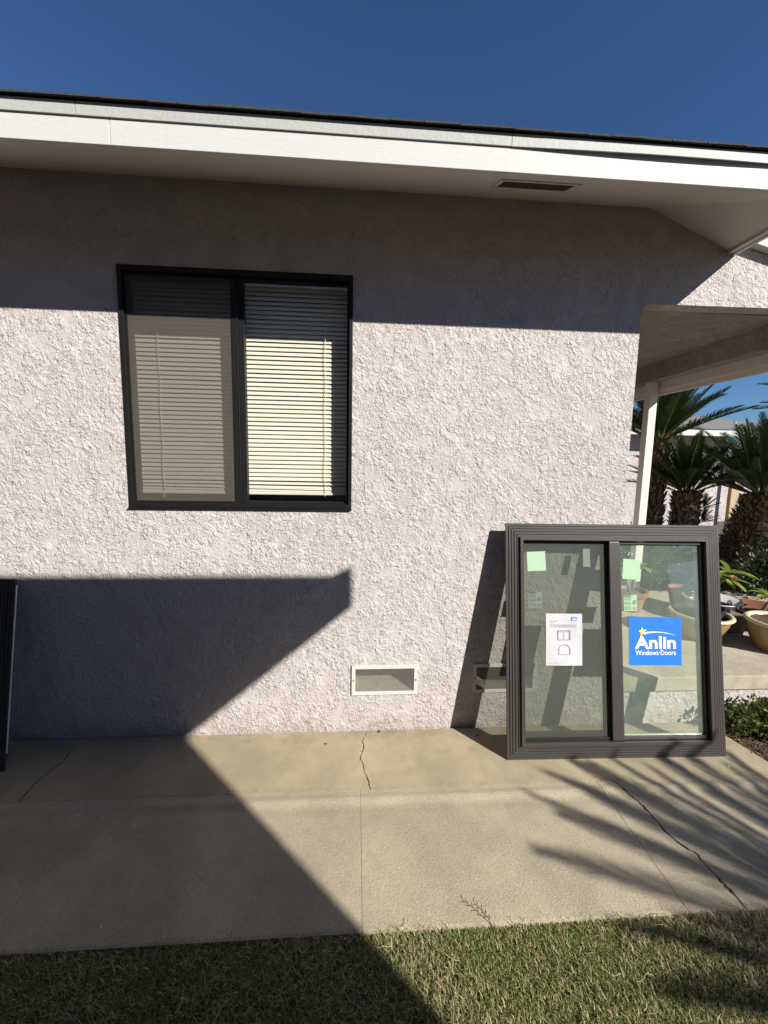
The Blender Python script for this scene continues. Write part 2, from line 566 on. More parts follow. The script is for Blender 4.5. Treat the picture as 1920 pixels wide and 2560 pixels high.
def jag(c, amp, w):
    """add small teeth to a crack line; return its left and right lips"""
    pts = []
    for a, b in zip(c[:-1], c[1:]):
        for k in range(3):
            t = k / 3
            pts.append((a[0] + (b[0] - a[0]) * t + (random.uniform(-amp, amp) if k else 0), a[1] + (b[1] - a[1]) * t))
    pts.append(c[-1])
    n = len(pts)
    L, R_ = [], []
    for i, p in enumerate(pts):
        ww = w * random.uniform(0.5, 1.3)
        L.append((p[0] - ww, p[1]))
        R_.append((p[0] + ww, p[1]))
    return L, R_


L1, R1 = jag(C1, 0.004, 0.0042)
L2, R2 = jag(C2, 0.004, 0.0030)
L3, R3 = jag(C3, 0.005, 0.0058)
for poly in ([(-7, -0.464), *reversed(L1), (-7, -0.014)],
             [*R1, *reversed(L2)],
             [*R2, (2.335, -0.464), (2.318, -0.381), (2.300, -0.26), (2.276, -0.148), (2.262, -0.06), (2.258, -0.014)]):
    ar = sum(a[0] * b[1] - b[0] * a[1] for a, b in zip(poly, poly[1:] + poly[:1]))
    if ar < 0: poly = poly[::-1]
    MB().prism(poly, -0.1, 0.0).build('slab', M['concrete_strip'], walk)


def walk_profile(y):
    """the walk is floated higher in a low ridge beside the joint"""
    d = -0.47 - y
    return 0.0045 * math.exp(-((d - 0.050) / 0.022) ** 2) - 0.003 * math.exp(-((d - 0.10) / 0.03) ** 2) + 0.001


rows = [([(-7, -1.094), (-3.69, -1.094), (-3.69, -0.4668), (-7, -0.4668)]),
        ([(-3.687, -1.094), (-2.47, -1.094), (-2.47, -0.4668), (-3.687, -0.4668)]),
        ([(-2.467, -1.094), (-1.227, -1.094), (-1.227, -0.4668), (-2.467, -0.4668)]),
        ([(-1.2256, -1.094), (0.0345, -1.094), (0.0345, -0.4668), (-1.2256, -0.4668)]),
        ([(0.0358, -1.094), (1.2380, -1.094), (1.2600, -0.4668), (0.0358, -0.4668)]),
        ([(1.2405, -1.094), *reversed(L3), (1.2625, -0.4668)]),
        ([*reversed(R3), (2.52, -0.4668), (2.52, -1.094)][::-1]),
        ([(2.5235, -1.094), (6.0, -1.094), (6.0, -0.4668), (2.5235, -0.4668)])]
for poly in rows:
    ar = sum(a[0] * b[1] - b[0] * a[1] for a, b in zip(poly, poly[1:] + poly[:1]))
    if ar < 0: poly = poly[::-1]
    o = MB().prism(poly, -0.1, 0.0).build('slab', M['concrete_walk'], walk)
    bm = bmesh.new()
    bm.from_mesh(o.data)
    for y in [-1.084, *np.arange(-0.64, -0.474, 0.012)]:
        bmesh.ops.bisect_plane(bm, geom=bm.verts[:] + bm.edges[:] + bm.faces[:], plane_co=(0, y, 0), plane_no=(0, 1, 0))
    for v in bm.verts:
        if v.co.z > -0.05:
            v.co.z += walk_profile(v.co.y)
            if v.co.y < -1.085: v.co.z -= 0.002
    bm.to_mesh(o.data)
    bm.free()

# ---- planting bed to the right of the walk
tag(MB().box(2.24, 6.0, -0.466, 0.02, -0.059, -0.03).build('planting_bed', M['soil']), kind='structure')

# ---- raised porch slab
porch = struct_empty('porch')
MB().box(1.62, 5.2, -0.012, 1.75, 0.212, 0.308).build('slab', M['concrete_porch'], porch, bevel=0.008)
MB().box(1.6, 5.2, 0.006, 1.74, -0.1, 0.2115).build('stucco_base', M['stucco'], porch)

# ================================================================== HOUSE
house = thing('house', 'near house with pale pink beige stucco wall and white fascia, filling the view', 'house')
XC, ZS, SL = 1.605, 3.05, 0.41           # corner, soffit height at the wall, slope of soffit and roof
WX0, WX1, WZ0, WZ1 = -1.247, -0.028, 1.362, 2.622   # window opening
VENTS = [(0.000, 0.364, 0.246, 0.398), (0.743, 1.107, 0.246, 0.398)]
xs = sorted({-7.0, WX0, WX1, XC, *[v for V in VENTS for v in V[:2]]})
zs = sorted({-0.1, WZ0, WZ1, 3.20, *[v for V in VENTS for v in V[2:]]})
holes = [(WX0, WX1, WZ0, WZ1)] + VENTS
wall = MB()
idx = {}


def gv(x, y, z):
    k = (round(x, 4), round(y, 4), round(z, 4))
    if k not in idx:
        idx[k] = len(wall.v)
        wall.v.append((x, y, z))
    return idx[k]


WT = 0.13                                  # wall thickness
for i in range(len(xs) - 1):
    for j in range(len(zs) - 1):
        cx, cz = (xs[i] + xs[i + 1]) / 2, (zs[j] + zs[j + 1]) / 2
        if any(h[0] < cx < h[1] and h[2] < cz < h[3] for h in holes): continue
        wall.f.append((gv(xs[i], 0, zs[j]), gv(xs[i + 1], 0, zs[j]), gv(xs[i + 1], 0, zs[j + 1]), gv(xs[i], 0, zs[j + 1])))
for h in holes:
    a = [(h[0], h[2]), (h[1], h[2]), (h[1], h[3]), (h[0], h[3])]
    for p, q in zip(a, a[1:] + a[:1]):
        wall.f.append((gv(p[0], 0, p[1]), gv(p[0], WT, p[1]), gv(q[0], WT, q[1]), gv(q[0], 0, q[1])))
# side wall of the house along the porch
wall.f.append((gv(XC, 0, -0.1), gv(XC, 6, -0.1), gv(XC, 6, 3.2), gv(XC, 0, 3.2)))
wall_o = wall.build('wall', M['stucco'], house, fix=True)

# porch header: carries the wall plane on to the right; its opening has a rounded corner
r = 0.035
hd = [(XC + 0.001, 2.55 - r)] + [(XC + r - r * math.cos(a), 2.55 - r + r * math.sin(a)) for a in np.linspace(0.2, PI / 2, 6)] + \
     [(3.2, 2.565), (3.2, 2.62), (2.13, 2.93), (2.10, 3.16), (XC + 0.001, 3.16)]
MB().prism_y(hd, 0.0008, 0.10).build('porch_header', M['stucco'], house)
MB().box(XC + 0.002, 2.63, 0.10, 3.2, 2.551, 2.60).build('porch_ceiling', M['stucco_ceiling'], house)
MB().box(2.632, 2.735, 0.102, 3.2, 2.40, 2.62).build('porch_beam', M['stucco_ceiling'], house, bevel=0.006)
MB().box(2.74, 2.765, 0.104, 3.25, 2.330, 2.62).box(2.765, 2.80, 0.104, 3.25, 2.290, 2.62).build('porch_fascia', M['soffit_paint'], house)
post = MB().box(2.645, 2.718, 1.290, 1.366, 0.3085, 2.399).build('porch_post', M['post_paint'], house, bevel=0.004)
# porch roof: the right-hand roof plane carried further down
pr = MB()
z_at = lambda x: ZS - SL * (x - XC)
pr.hexa([(2.16, -0.03, z_at(2.16) + 0.10), (2.95, -0.03, z_at(2.95) + 0.10), (2.95, 6, z_at(2.95) + 0.10), (2.16, 6, z_at(2.16) + 0.10)],
        [(2.16, -0.03, z_at(2.16) + 0.15), (2.95, -0.03, z_at(2.95) + 0.15), (2.95, 6, z_at(2.95) + 0.15), (2.16, 6, z_at(2.16) + 0.15)])
pr.build('porch_roof', M['shingle'], house)
MB().prism_y([(2.135, z_at(2.2) + 0.085), (3.1, z_at(2.2) + 0.085 - 0.9 * 0.27), (3.1, z_at(2.2) + 0.23 - 0.9 * 0.27), (2.135, z_at(2.2) + 0.23)], -0.052, -0.004).build('rake_board', M['white_paint'], house)

# front and side soffits follow the rafters and mitre at the hip
OV = 0.505
ey, ex, ez = -OV, XC + OV, ZS - SL * OV
MB().hexa([(-7, 0.002, ZS), (XC, 0.002, ZS), (ex, ey, ez), (-7, ey, ez)],
          [(-7, 0.002, ZS + .012), (XC, 0.002, ZS + .012), (ex, ey, ez + .012), (-7, ey, ez + .012)]).build('soffit', M['soffit_paint'], house)
MB().hexa([(XC + 0.0015, 0.0, ZS - 0.0006), (XC + 0.0015, -0.0006, ZS - 0.0006), (ex, ey + 0.001, ez), (ex, -0.0006, ez)],
          [(XC + 0.0015, 0.0, ZS + .012), (XC + 0.0015, -0.0006, ZS + .012), (ex, ey + 0.001, ez + .012), (ex, -0.0006, ez + .012)]).build('soffit', M['soffit_paint'], house)
# fascia in board lengths with butt joints
FX = ex + 0.024
for x0, x1 in ((-7, -4.1), (-4.098, -0.9635), (-0.962, FX)):
    MB().box(x0, x1, ey - 0.022, ey - 0.0005, ez - 0.012, 2.965).build('fascia_board', M['white_paint'], house, bevel=0.002)
MB().box(ex + 0.0005, ex + 0.0235, ey + 0.001, -0.0065, ez - 0.012, 2.965).build('fascia_board', M['white_paint'], house, bevel=0.002)
MB().box(ex - 0.030, ex - 0.0005, ey + 0.002, -0.001, ez - 0.005, ez + 0.020).build('trim_strip', M['soffit_paint'], house)
# narrower board over the fascia; its far length has come slightly loose at the foot
for x0, x1, dz in ((-7, -1.084, 0.0), (-1.082, 0.62, 0.0)):
    MB().box(x0, x1, ey - 0.029, ey - 0.0225, 2.924 + dz, 2.972).build('trim_board', M['trim_paint'], house, bevel=0.0015)
tb = MB()
n = 12
seq = np.linspace(0.622, FX + 0.02, n)
for a, b in zip(seq[:-1], seq[1:]):
    ga = 0.012 * math.sin(PI * (a - 0.622) / 1.5)
    gb = 0.012 * math.sin(PI * (b - 0.622) / 1.5)
    tb.hexa([(a, ey - 0.029 - ga, 2.924), (b, ey - 0.029 - gb, 2.924), (b, ey - 0.0225 - gb, 2.924), (a, ey - 0.0225 - ga, 2.924)],
            [(a, ey - 0.029, 2.972), (b, ey - 0.029, 2.972), (b, ey - 0.0225, 2.972), (a, ey - 0.0225, 2.972)])
tb.build('trim_board', M['trim_paint'], house)
MB().box(FX + 0.0005, FX + 0.0125, ey - 0.022, -0.0065, 2.924, 2.972).build('trim_board', M['trim_paint'], house, bevel=0.0015)

# roof deck with shingles along the eave
RZ = 2.9735
apex = 2.6
roof = MB()
roof.add([(-7, ey - 0.045, RZ), (FX + 0.022, ey - 0.045, RZ), (FX + 0.022 - apex, ey - 0.045 + apex, RZ + SL * apex), (-7, ey - 0.045 + apex, RZ + SL * apex),
          (FX + 0.022, 0.0, RZ), (FX + 0.022, 6, RZ), (FX + 0.022 - apex, 6, RZ + SL * apex)],
         [(0, 1, 2, 3), (1, 4, 5, 6, 2)])
roof_o = roof.build('roof', M['shingle'], house)
x = -3.6
k = 0
while x < FX + 0.02:
    w = random.uniform(0.10, 0.18)
    x1 = min(x + w, FX + 0.035)
    for c in range(2):
        y0 = ey - 0.044 + c * 0.14 + random.uniform(-0.0015, 0.0015)
        dz = SL * (y0 - ey + 0.045) + c * 0.004
        th = random.uniform(0.007, 0.010)
        zz = RZ + 0.002 + dz + random.uniform(0, 0.0012)
        o2 = c * 0.08
        MB().hexa([(x + o2, y0, zz), (x1 + o2 - .002, y0, zz + random.uniform(-.001, .002)), (x1 + o2 - .002, y0 + .15, zz + SL * .15), (x + o2, y0 + .15, zz + SL * .15)],
                  [(x + o2, y0, zz + th), (x1 + o2 - .002, y0, zz + th), (x1 + o2 - .002, y0 + .15, zz + SL * .15 + th), (x + o2, y0 + .15, zz + SL * .15 + th)]).build('shingle', M['shingle'], roof_o)
    x = x1

# soffit vent
sv = MB()
def on_soffit(x, y, d=0.0): return (x, y, ZS + SL * y - d)
vx0, vx1, vy0, vy1 = 0.628, 1.000, -0.404, -0.248
def flat_frame(mb, x0, x1, y0, y1, w, d0, d1):
    o_ = [(x0, y0), (x1, y0), (x1, y1), (x0, y1)]
    i_ = [(x0 + w, y0 + w), (x1 - w, y0 + w), (x1 - w, y1 - w), (x0 + w, y1 - w)]
    for k in range(4):
        k2 = (k + 1) % 4
        q = [o_[k], o_[k2], i_[k2], i_[k]]
        mb.hexa([on_soffit(*p, d1) for p in q], [on_soffit(*p, d0) for p in q])
flat_frame(sv, vx0, vx1, vy0, vy1, 0.020, 0.0005, 0.005)
sv_o = sv.build('soffit_vent', M['soffit_paint'], house)
b_ = MB()
q = [(vx0 + .02, vy0 + .02), (vx1 - .02, vy0 + .02), (vx1 - .02, vy1 - .02), (vx0 + .02, vy1 - .02)]
b_.hexa([on_soffit(*p, 0.002) for p in q], [on_soffit(*p, 0.0006) for p in q])
b_.build('vent_screen', M['vent_dark'], sv_o)
for sx, sy in ((vx0 + .01, vy0 + .01), (vx1 - .01, vy0 + .01), (vx0 + .01, vy1 - .01), (vx1 - .01, vy1 - .01)):
    p = on_soffit(sx, sy, 0.006)
    MB().lathe([(0.0, 0), (0.004, 0.0), (0.004, 0.002)], 8, p[0], p[1]).build('screw', M['screw'], sv_o, loc=(0, 0, p[2]))

# foundation vents: flange, expanded-metal mesh, screws, sheet-metal sleeve
for vi, (x0, x1, z0, z1) in enumerate(VENTS):
    fl = MB()
    o_ = [(x0 - .018, z0 - .018), (x1 + .018, z0 - .018), (x1 + .018, z1 + .018), (x0 - .018, z1 + .018)]
    i_ = [(x0 + .004, z0 + .004), (x1 - .004, z0 + .004), (x1 - .004, z1 - .004), (x0 + .004, z1 - .004)]
    for k in range(4):
        k2 = (k + 1) % 4
        fl.prism_y([o_[k], o_[k2], i_[k2], i_[k]], -0.009, -0.0015)
    fv = fl.build('foundation_vent', M['vent_paint'], house, bevel=0.0012)
    sl = MB()
    a0, a1, c0, c1 = x0 + .0045, x1 - .0045, z0 + .0045, z1 - .0045
    sl.add([(a0, -.002, c0), (a1, -.002, c0), (a1, .19, c0 + .045), (a0, .19, c0 + .045), (a0, -.002, c1), (a1, -.002, c1), (a1, .19, c1), (a0, .19, c1)],
           [(0, 1, 2, 3), (4, 7, 6, 5), (0, 3, 7, 4), (1, 5, 6, 2), (2, 6, 7, 3)])
    sl.build('sleeve', M['concrete_porch'], fv, fix=False)
    ms = MB()
    hgt, wid = c1 - c0, a1 - a0
    st = 0.0165
    sl_ = 0.62                        # rise over run of the diamond mesh
    for sgn in (1, -1):
        x = -hgt / sl_
        while x < wid:
            xa, za, xb, zb = x, 0.0, x + hgt / sl_, hgt
            if xa < 0: za, xa = -xa * sl_, 0.0
            if xb > wid: zb, xb = hgt - (xb - wid) * sl_, wid
            if xb - xa > 0.003:
                if sgn > 0: p0, p1 = (a0 + xa, c0 + za), (a0 + xb, c0 + zb)
                else: p0, p1 = (a1 - xa, c0 + za), (a1 - xb, c0 + zb)
                d = Vector((p1[0] - p0[0], p1[1] - p0[1])).normalized() * 0.0007
                nx, nz = -d.y, d.x
                ms.prism_y([(p0[0] - nx, p0[1] - nz), (p1[0] - nx, p1[1] - nz), (p1[0] + nx, p1[1] + nz), (p0[0] + nx, p0[1] + nz)], -0.0045 + 0.0008 * sgn, -0.003 + 0.0008 * sgn)
            x += st
    ms.build('wire_mesh', M['wire'], fv)
    for sx in (x0 - .007, x1 + .007):
        sc = MB()
        for k in range(8): sc.v.append((sx + .0045 * math.cos(k * PI / 4), -0.0115, (z0 + z1) / 2 + .0045 * math.sin(k * PI / 4)))
        for k in range(8): sc.v.append((sx + .0045 * math.cos(k * PI / 4), -0.0091, (z0 + z1) / 2 + .0045 * math.sin(k * PI / 4)))
        sc.f = [tuple(range(8)), tuple(range(15, 7, -1))] + [(k, 8 + k, 8 + (k + 1) % 8, (k + 1) % 8) for k in range(8)]
        sc.build('screw', M['screw'], fv)

# ---- the sliding window in the wall
fr = MB()
def rect_ring(mb, x0, x1, z0, z1, w, y0, y1):
    o_ = [(x0, z0), (x1, z0), (x1, z1), (x0, z1)]
    if not hasattr(w, '__len__'): w = (w, w, w, w)      # left right bottom top
    i_ = [(x0 + w[0], z0 + w[2]), (x1 - w[1], z0 + w[2]), (x1 - w[1], z1 - w[3]), (x0 + w[0], z1 - w[3])]
    for k in range(4):
        k2 = (k + 1) % 4
        mb.prism_y([o_[k], o_[k2], i_[k2], i_[k]], y0, y1)
rect_ring(fr, WX0 + .001, WX1 - .001, WZ0 + .001, WZ1 - .001, (.022, .018, .024, .030), -0.012, 0.060)
win = fr.build('window', M['black_metal'], house, bevel=0.002)
# thin drip lip under the frame, catching the sun
MB().prism_y([(WX0 - .004, WZ0 - .006), (WX1 + .002, WZ0 - .006), (WX1 + .002, WZ0), (WX0 - .004, WZ0)], -0.018, -0.0005).build('sill_lip', M['black_metal'], win)
MX = -0.648
# fixed right light
rf = MB()
rect_ring(rf, MX + .006, WX1 - .0195, WZ0 + .0255, WZ1 - .0315, (.030, .012, .012, .012), 0.010, 0.050)
rf.build('sash_frame', M['black_metal'], win, bevel=0.0015)
MB().prism_y([(MX + .034, WZ0 + .036), (WX1 - .030, WZ0 + .036), (WX1 - .030, WZ1 - .042), (MX + .034, WZ1 - .042)], 0.026, 0.030).build('pane', M['house_glass'], win)
# sliding left light behind the insect screen
lf = MB()
rect_ring(lf, WX0 + .0235, MX + .004, WZ0 + .0255, WZ1 - .0315, (.020, .030, .022, .022), 0.034, 0.058)
lf.build('sash_frame', M['black_metal'], win, bevel=0.0015)
MB().prism_y([(WX0 + .042, WZ0 + .046), (MX - .025, WZ0 + .046), (MX - .025, WZ1 - .052), (WX0 + .042, WZ1 - .052)], 0.044, 0.048).build('pane', M['house_glass_left'], win)
sf = MB()
rect_ring(sf, WX0 + .0232, MX + .003, WZ0 + .0252, WZ1 - .0312, (.011, .034, .011, .011), 0.004, 0.014)
sf.build('screen_frame', M['black_metal'], win, bevel=0.0012)
MB().prism_y([(WX0 + .033, WZ0 + .035), (MX - .030, WZ0 + .035), (MX - .030, WZ1 - .041), (WX0 + .033, WZ1 - .041)], 0.0085, 0.0088).build('insect_screen', M['screen_old'], win)
# pile weatherstrip beads on the meeting stile
for k, z in enumerate((2.30, 2.27, 2.242, 2.215)):
    pass
ws = MB()
z = WZ0 + 0.06
while z < WZ1 - 0.1:
    ws.box(MX + 0.0035, MX + 0.0055, -0.002, 0.004, z, z + 0.008)
    z += 0.017
ws.build('weatherstrip', M['screw'], win)
# inner lining of the opening and the dark room behind
ln = MB()
rect_ring(ln, WX0 - .02, WX1 + .02, WZ0 - .02, WZ1 + .02, (.0195, .0195, .0205, .0195), 0.1305, 0.165)
ln.build('inner_casing', M['inner_wood'], win)
jm = MB()
rect_ring(jm, WX0 + .0002, WX1 - .0002, WZ0 + .0002, WZ1 - .0002, (.012, .012, .014, .010), 0.061, 0.1302)
jm.build('jamb_liner', M['inner_wood'], win)
rm = MB().box(-3.2, 1.5, 0.166, 3.2, 0.4, 2.9)
rm.f = [f for k, f in enumerate(rm.f) if k != 2]
rm.add([(-3.2, .166, .4), (WX0 - .02, .166, .4), (WX0 - .02, .166, 2.9), (-3.2, .166, 2.9), (WX1 + .02, .166, .4), (1.5, .166, .4), (1.5, .166, 2.9), (WX1 + .02, .166, 2.9),
        (WX0 - .02, .166, WZ0 - .02), (WX1 + .02, .166, WZ0 - .02), (WX1 + .02, .166, WZ1 + .02), (WX0 - .02, .166, WZ1 + .02)],
       [(0, 1, 2, 3), (4, 5, 6, 7), (1, 4, 9, 8), (11, 10, 7, 2)])
rm.build('room', M['room'], house, fix=False)

# ---- blind hanging inside the window
BX0, BX1, BY = -1.226, -0.044, 0.098
blind = thing('window_blind', 'cream mini blind with thin slats hanging inside the black framed wall window', 'blind', (0, 0, 0))
MB().box(BX0, BX1, BY - .014, BY + .014, 2.585, 2.611).build('headrail', M['blind'], blind, bevel=0.002)
sl = MB()
nseg = 4
for e in (BX0, BX1):
    for k in range(nseg + 1):
        t_ = k / nseg - 0.5
        sl.v.append((e, t_ * 0.0255, -(t_ * t_ - .25) * 0.009))
for k in range(nseg):
    sl.f.append((k, k + 1, nseg + 2 + k, nseg + 1 + k))
slat_me = sl.mesh('slat', M['blind'], smooth=True, fix=False)
z = 2.570
i = 0
while z > 1.508:
    link_part('slat', slat_me, blind, (0, BY, z), (math.radians(63 + random.uniform(-3, 3)), random.uniform(-.0012, .0012), 0))
    z -= 0.0243
    i += 1
# last slats, sagging and bunched on the bottom rail
for k, (dz, ry) in enumerate(((1.496, 0.004), (1.486, 0.013), (1.474, 0.019), (1.466, 0.013), (1.460, 0.006))):
    link_part('slat', slat_me, blind, (0.0, BY + 0.002 * (k % 2), dz + ry * 0.64 - (0.018 if k > 0 else 0)), (math.radians(38 + 6 * k), ry * 0.8, 0))
MB().box(BX0 + .002, BX1 - .002, BY - .012, BY + .012, 1.432, 1.445).build('bottom_rail', M['blind'], blind, bevel=0.003)
for cx, tail in ((-1.098, 1.405), (-0.183, 1.425)):
    pts = [(cx + 0.0025 * math.sin(z_ * 19), BY - 0.016 + 0.001 * math.sin(z_ * 31), z_) for z_ in np.linspace(2.585, 1.46, 40)]
    pts += [(cx + 0.004, BY - .017, 1.448), (cx - 0.004, BY - .019, 1.436), (cx + .001, BY - .019, tail + .012), (cx - .003, BY - .02, tail)]
    MB().tube(pts, 0.0019, 5).build('lift_cord', M['cord'], blind)

# ================================================================== NEW WINDOWS LEANING ON THE WALL
def side_member(W, H, side, prof):
    """one mitred side of a frame; prof = (distance in from the outer edge, height off the plane)
    local: x across, z up, -y towards the viewer"""
    mb = MB()
    n = len(prof)
    for end in (0, 1):
        for u, h in prof:
            if side == 'b': x, z = (-W / 2 + u, u) if end == 0 else (W / 2 - u, u)
            if side == 't': x, z = (W / 2 - u, H - u) if end == 0 else (-W / 2 + u, H - u)
            if side == 'l': x, z = (-W / 2 + u, H - u) if end == 0 else (-W / 2 + u, u)
            if side == 'r': x, z = (W / 2 - u, u) if end == 0 else (W / 2 - u, H - u)
            mb.v.append((x, -h, z))
    for k in range(n):
        k2 = (k + 1) % n
        mb.f.append((k, k2, n + k2, n + k))
    mb.f.append(tuple(range(n - 1, -1, -1)))
    mb.f.append(tuple(range(n, 2 * n)))
    return mb


def rib_profile(depth):
    """flush fin with ribs, then the raised frame body, closed at the back"""
    p = [(0.0, 0.0), (0.0, 0.010)]
    us = [0.0155, 0.031, 0.0465, 0.062]
    h = 0.010
    for u in us:
        p += [(u - 0.0020, h), (u - 0.0015, h - 0.0045), (u + 0.0015, h - 0.0045), (u + 0.0020, h + 0.0022)]
        h += 0.0022
    p += [(0.076, h), (0.0765, h + 0.010), (0.0785, h + 0.012), (0.094, h + 0.012), (0.096, h + 0.010), (0.0965, -0.018), (0.100, -0.018), (0.100, -depth), (0.040, -depth), (0.040, 0.0)]
    return p


def sheet(mb, x0, x1, z0, z1, y, th=0.0004, rot=0.0, nx=1, nz=1, curl=None):
    """thin sheet facing -y, optionally turned in its plane and curled"""
    cx, cz = (x0 + x1) / 2, (z0 + z1) / 2
    vs = []
    for s in (0, 1):
        for j in range(nz + 1):
            for i in range(nx + 1):
                px, pz = x0 + (x1 - x0) * i / nx - cx, z0 + (z1 - z0) * j / nz - cz
                X = cx + px * math.cos(rot) - pz * math.sin(rot)
                Z = cz + px * math.sin(rot) + pz * math.cos(rot)
                off = curl(i / nx, j / nz) if curl else 0.0
                vs.append((X, y - off - (th if s == 0 else 0), Z))
    n = (nx + 1) * (nz + 1)
    fs = []
    for j in range(nz):
        for i in range(nx):
            a = j * (nx + 1) + i
            fs.append((a, a + 1, a + nx + 2, a + nx + 1))
            fs.append((n + a, n + a + nx + 1, n + a + nx + 2, n + a + 1))
    bd = [i for i in range(nx + 1)] + [j * (nx + 1) + nx for j in range(1, nz + 1)] + [nz * (nx + 1) + i for i in range(nx - 1, -1, -1)] + [j * (nx + 1) for j in range(nz - 1, 0, -1)]
    for a, b in zip(bd, bd[1:] + bd[:1]):
        fs.append((b, a, n + a, n + b))
    return mb.add(vs, fs)


def leaning_window(W, H, label, loc, lean, yaw):
    root = thing('replacement_window', label, 'window', loc, (-lean, 0, yaw), 'new windows leaning on the wall')
    prof = rib_profile(0.062)
    for s in 'btlr':
        side_member(W, H, s, prof).build('frame_rail' if s in 'bt' else 'frame_stile', M['dark_vinyl'], root)
    return root


LW, LH = 1.2668, 1.3145
nw = leaning_window(LW, LH, 'brown ribbed frame sliding window with blue sticker, leaning on the wall beside the porch', (1.483, -0.303, 0.0005), math.radians(9.98), math.radians(-1.21))
# fixed right light: frame proud, glass near the front
i0, i1, j0, j1 = -LW / 2 + 0.1002, LW / 2 - 0.1002, 0.1002, LH - 0.1002
ms_ = MB()
ms_.prism_y([(-0.032, j0), (0.030, j0), (0.030, j1), (-0.032, j1)], -0.020, 0.050)
ms_.build('mullion', M['dark_vinyl'], nw, bevel=0.003)
rr = MB()
rect_ring(rr, 0.0305, i1 - .0003, j0 + .0003, j1 - .0003, (.010, .012, .016, .014), -0.010, 0.020)
rr.build('glazing_bead', M['dark_vinyl'], nw, bevel=0.002)
MB().prism_y([(0.038, j0 + .012), (i1 - .010, j0 + .012), (i1 - .010, j1 - .012), (0.038, j1 - .012)], 0.002, 0.006).build('pane', M['pane_clear'], nw)
gs = MB()
rect_ring(gs, 0.0405, i1 - .0125, j0 + .0165, j1 - .0145, .006, 0.0065, 0.014)
gs.build('spacer', M['label_dull'], nw)
# sliding left light: deeper, behind an insect screen
ls = MB()
rect_ring(ls, i0 + .0003, -0.0325, j0 + .0003, j1 - .0003, (.012, .020, .030, .014), 0.018, 0.046)
ls.build('sash_frame', M['black_gasket'], nw, bevel=0.002)
MB().prism_y([(i0 + .010, j0 + .026), (-0.050, j0 + .026), (-0.050, j1 - .012), (i0 + .010, j1 - .012)], 0.030, 0.034).build('pane', M['pane_screened'], nw)
tr = MB()
rect_ring(tr, i0 + .0002, -0.0322, j0 + .0002, j1 - .0002, (.007, .008, .012, .007), -0.004, 0.010)
tr.build('screen_frame', M['black_gasket'], nw, bevel=0.0012)
MB().prism_y([(i0 + .006, j0 + .011), (-0.039, j0 + .011), (-0.039, j1 - .006), (i0 + .006, j1 - .006)], 0.0035, 0.0038).build('insect_screen', M['screen_new'], nw)
lk = MB()
lk.box(-0.062, -0.050, 0.010, 0.0175, 1.08, 1.15)
lk.build('latch', M['black_gasket'], nw, bevel=0.002)

# blue maker's sticker
YS = 0.0016
stk = MB()
sheet(stk, 0.087, 0.397, 0.508, 0.782, YS, 0.0004, math.radians(-0.6), 12, 12,
      lambda a, b: 0.0012 * (math.sin(a * 21 + b * 13) * 0.5 + 0.5) * (1 if (a < .25 and b < .3) or (a > .6 and b > .75) else 0.15))
stk_o = stk.build('blue_sticker', M['sticker_blue'], nw)
YT = -0.0012


def put_text(s, x, z, width, bold, mat, parent, y, height=None, name='lettering'):
    me = text_mesh(s, 0.1, bold, mat)
    a, b = text_width(me)
    ys_ = [v.co.y for v in me.vertices]
    k = width / (b - a)
    kz = k if height is None else height / (max(ys_) - min(ys_))
    lo = min(ys_)
    for v in me.vertices:
        v.co = Vector(((v.co.x - a) * k + x, y, (v.co.y - lo) * kz + z))
    o = bpy.data.objects.new(name, me)
    COL.objects.link(o)
    o.parent = parent
    return o


put_text('Anlin', 0.118, 0.601, 0.244, 0.0027, M['sticker_white'], stk_o, YT, 0.073)
put_text('Windows\u00b7Doors', 0.120, 0.566, 0.240, 0.0004, M['sticker_white'], stk_o, YT, 0.027)
star = MB()
sc_, rot = (0.166, 0.699), math.radians(8)
pts = []
for k in range(10):
    rr_ = 0.027 if k % 2 == 0 else 0.0115
    a = PI / 2 + k * PI / 5 + rot
    pts.append((sc_[0] + rr_ * math.cos(a), YT, sc_[1] + rr_ * math.sin(a)))
star.add([(sc_[0], YT, sc_[1])] + pts, [(0, k + 1, (k + 1) % 10 + 1) for k in range(10)])
star.build('star', M['sticker_gold'], stk_o, fix=False)
sw = MB()
for k in range(21):
    t_ = k / 20
    x = 0.172 + 0.186 * t_
    zc = 0.690 + 0.034 * t_ - 0.046 * t_ * t_
    hw = 0.0038 * (1 - t_) + 0.0006
    sw.v += [(x, YT - 0.0001, zc - hw), (x, YT - 0.0001, zc + hw)]
    if k: sw.f.append((2 * k - 2, 2 * k, 2 * k + 1, 2 * k - 1))
sw.build('star_trail', M['sticker_white'], stk_o, fix=False)

# paper notice taped on the screened side, with print and two pencil sketches
YP = 0.0027
pp = MB()
sheet(pp, -0.401, -0.190, 0.509, 0.801, YP, 0.0004, math.radians(-0.4), 8, 10, lambda a, b: 0.003 * math.sin(a * 3.0 + b * 2.2) ** 2)
pp_o = pp.build('paper_notice', M['paper'], nw)
YI = -0.0016
MB().prism_y([(-0.252, 0.762), (-0.220, 0.762), (-0.220, 0.781), (-0.252, 0.781)], YI - .0002, YI).build('logo_block', M['sticker_blue'], pp_o)
put_text('Anlin', -0.2485, 0.766, 0.025, 0.0045, M['sticker_white'], pp_o, YI - .0006)
pr_ = MB()
def strip(mb, a, b, w, y):
    d = Vector((b[0] - a[0], b[1] - a[1]))
    if d.length < 1e-6: return
    d = d.normalized() * (w / 2)
    mb.prism_y([(a[0] + d.y, a[1] - d.x), (b[0] + d.y, b[1] - d.x), (b[0] - d.y, b[1] + d.x), (a[0] - d.y, a[1] + d.x)], y - .0002, y)
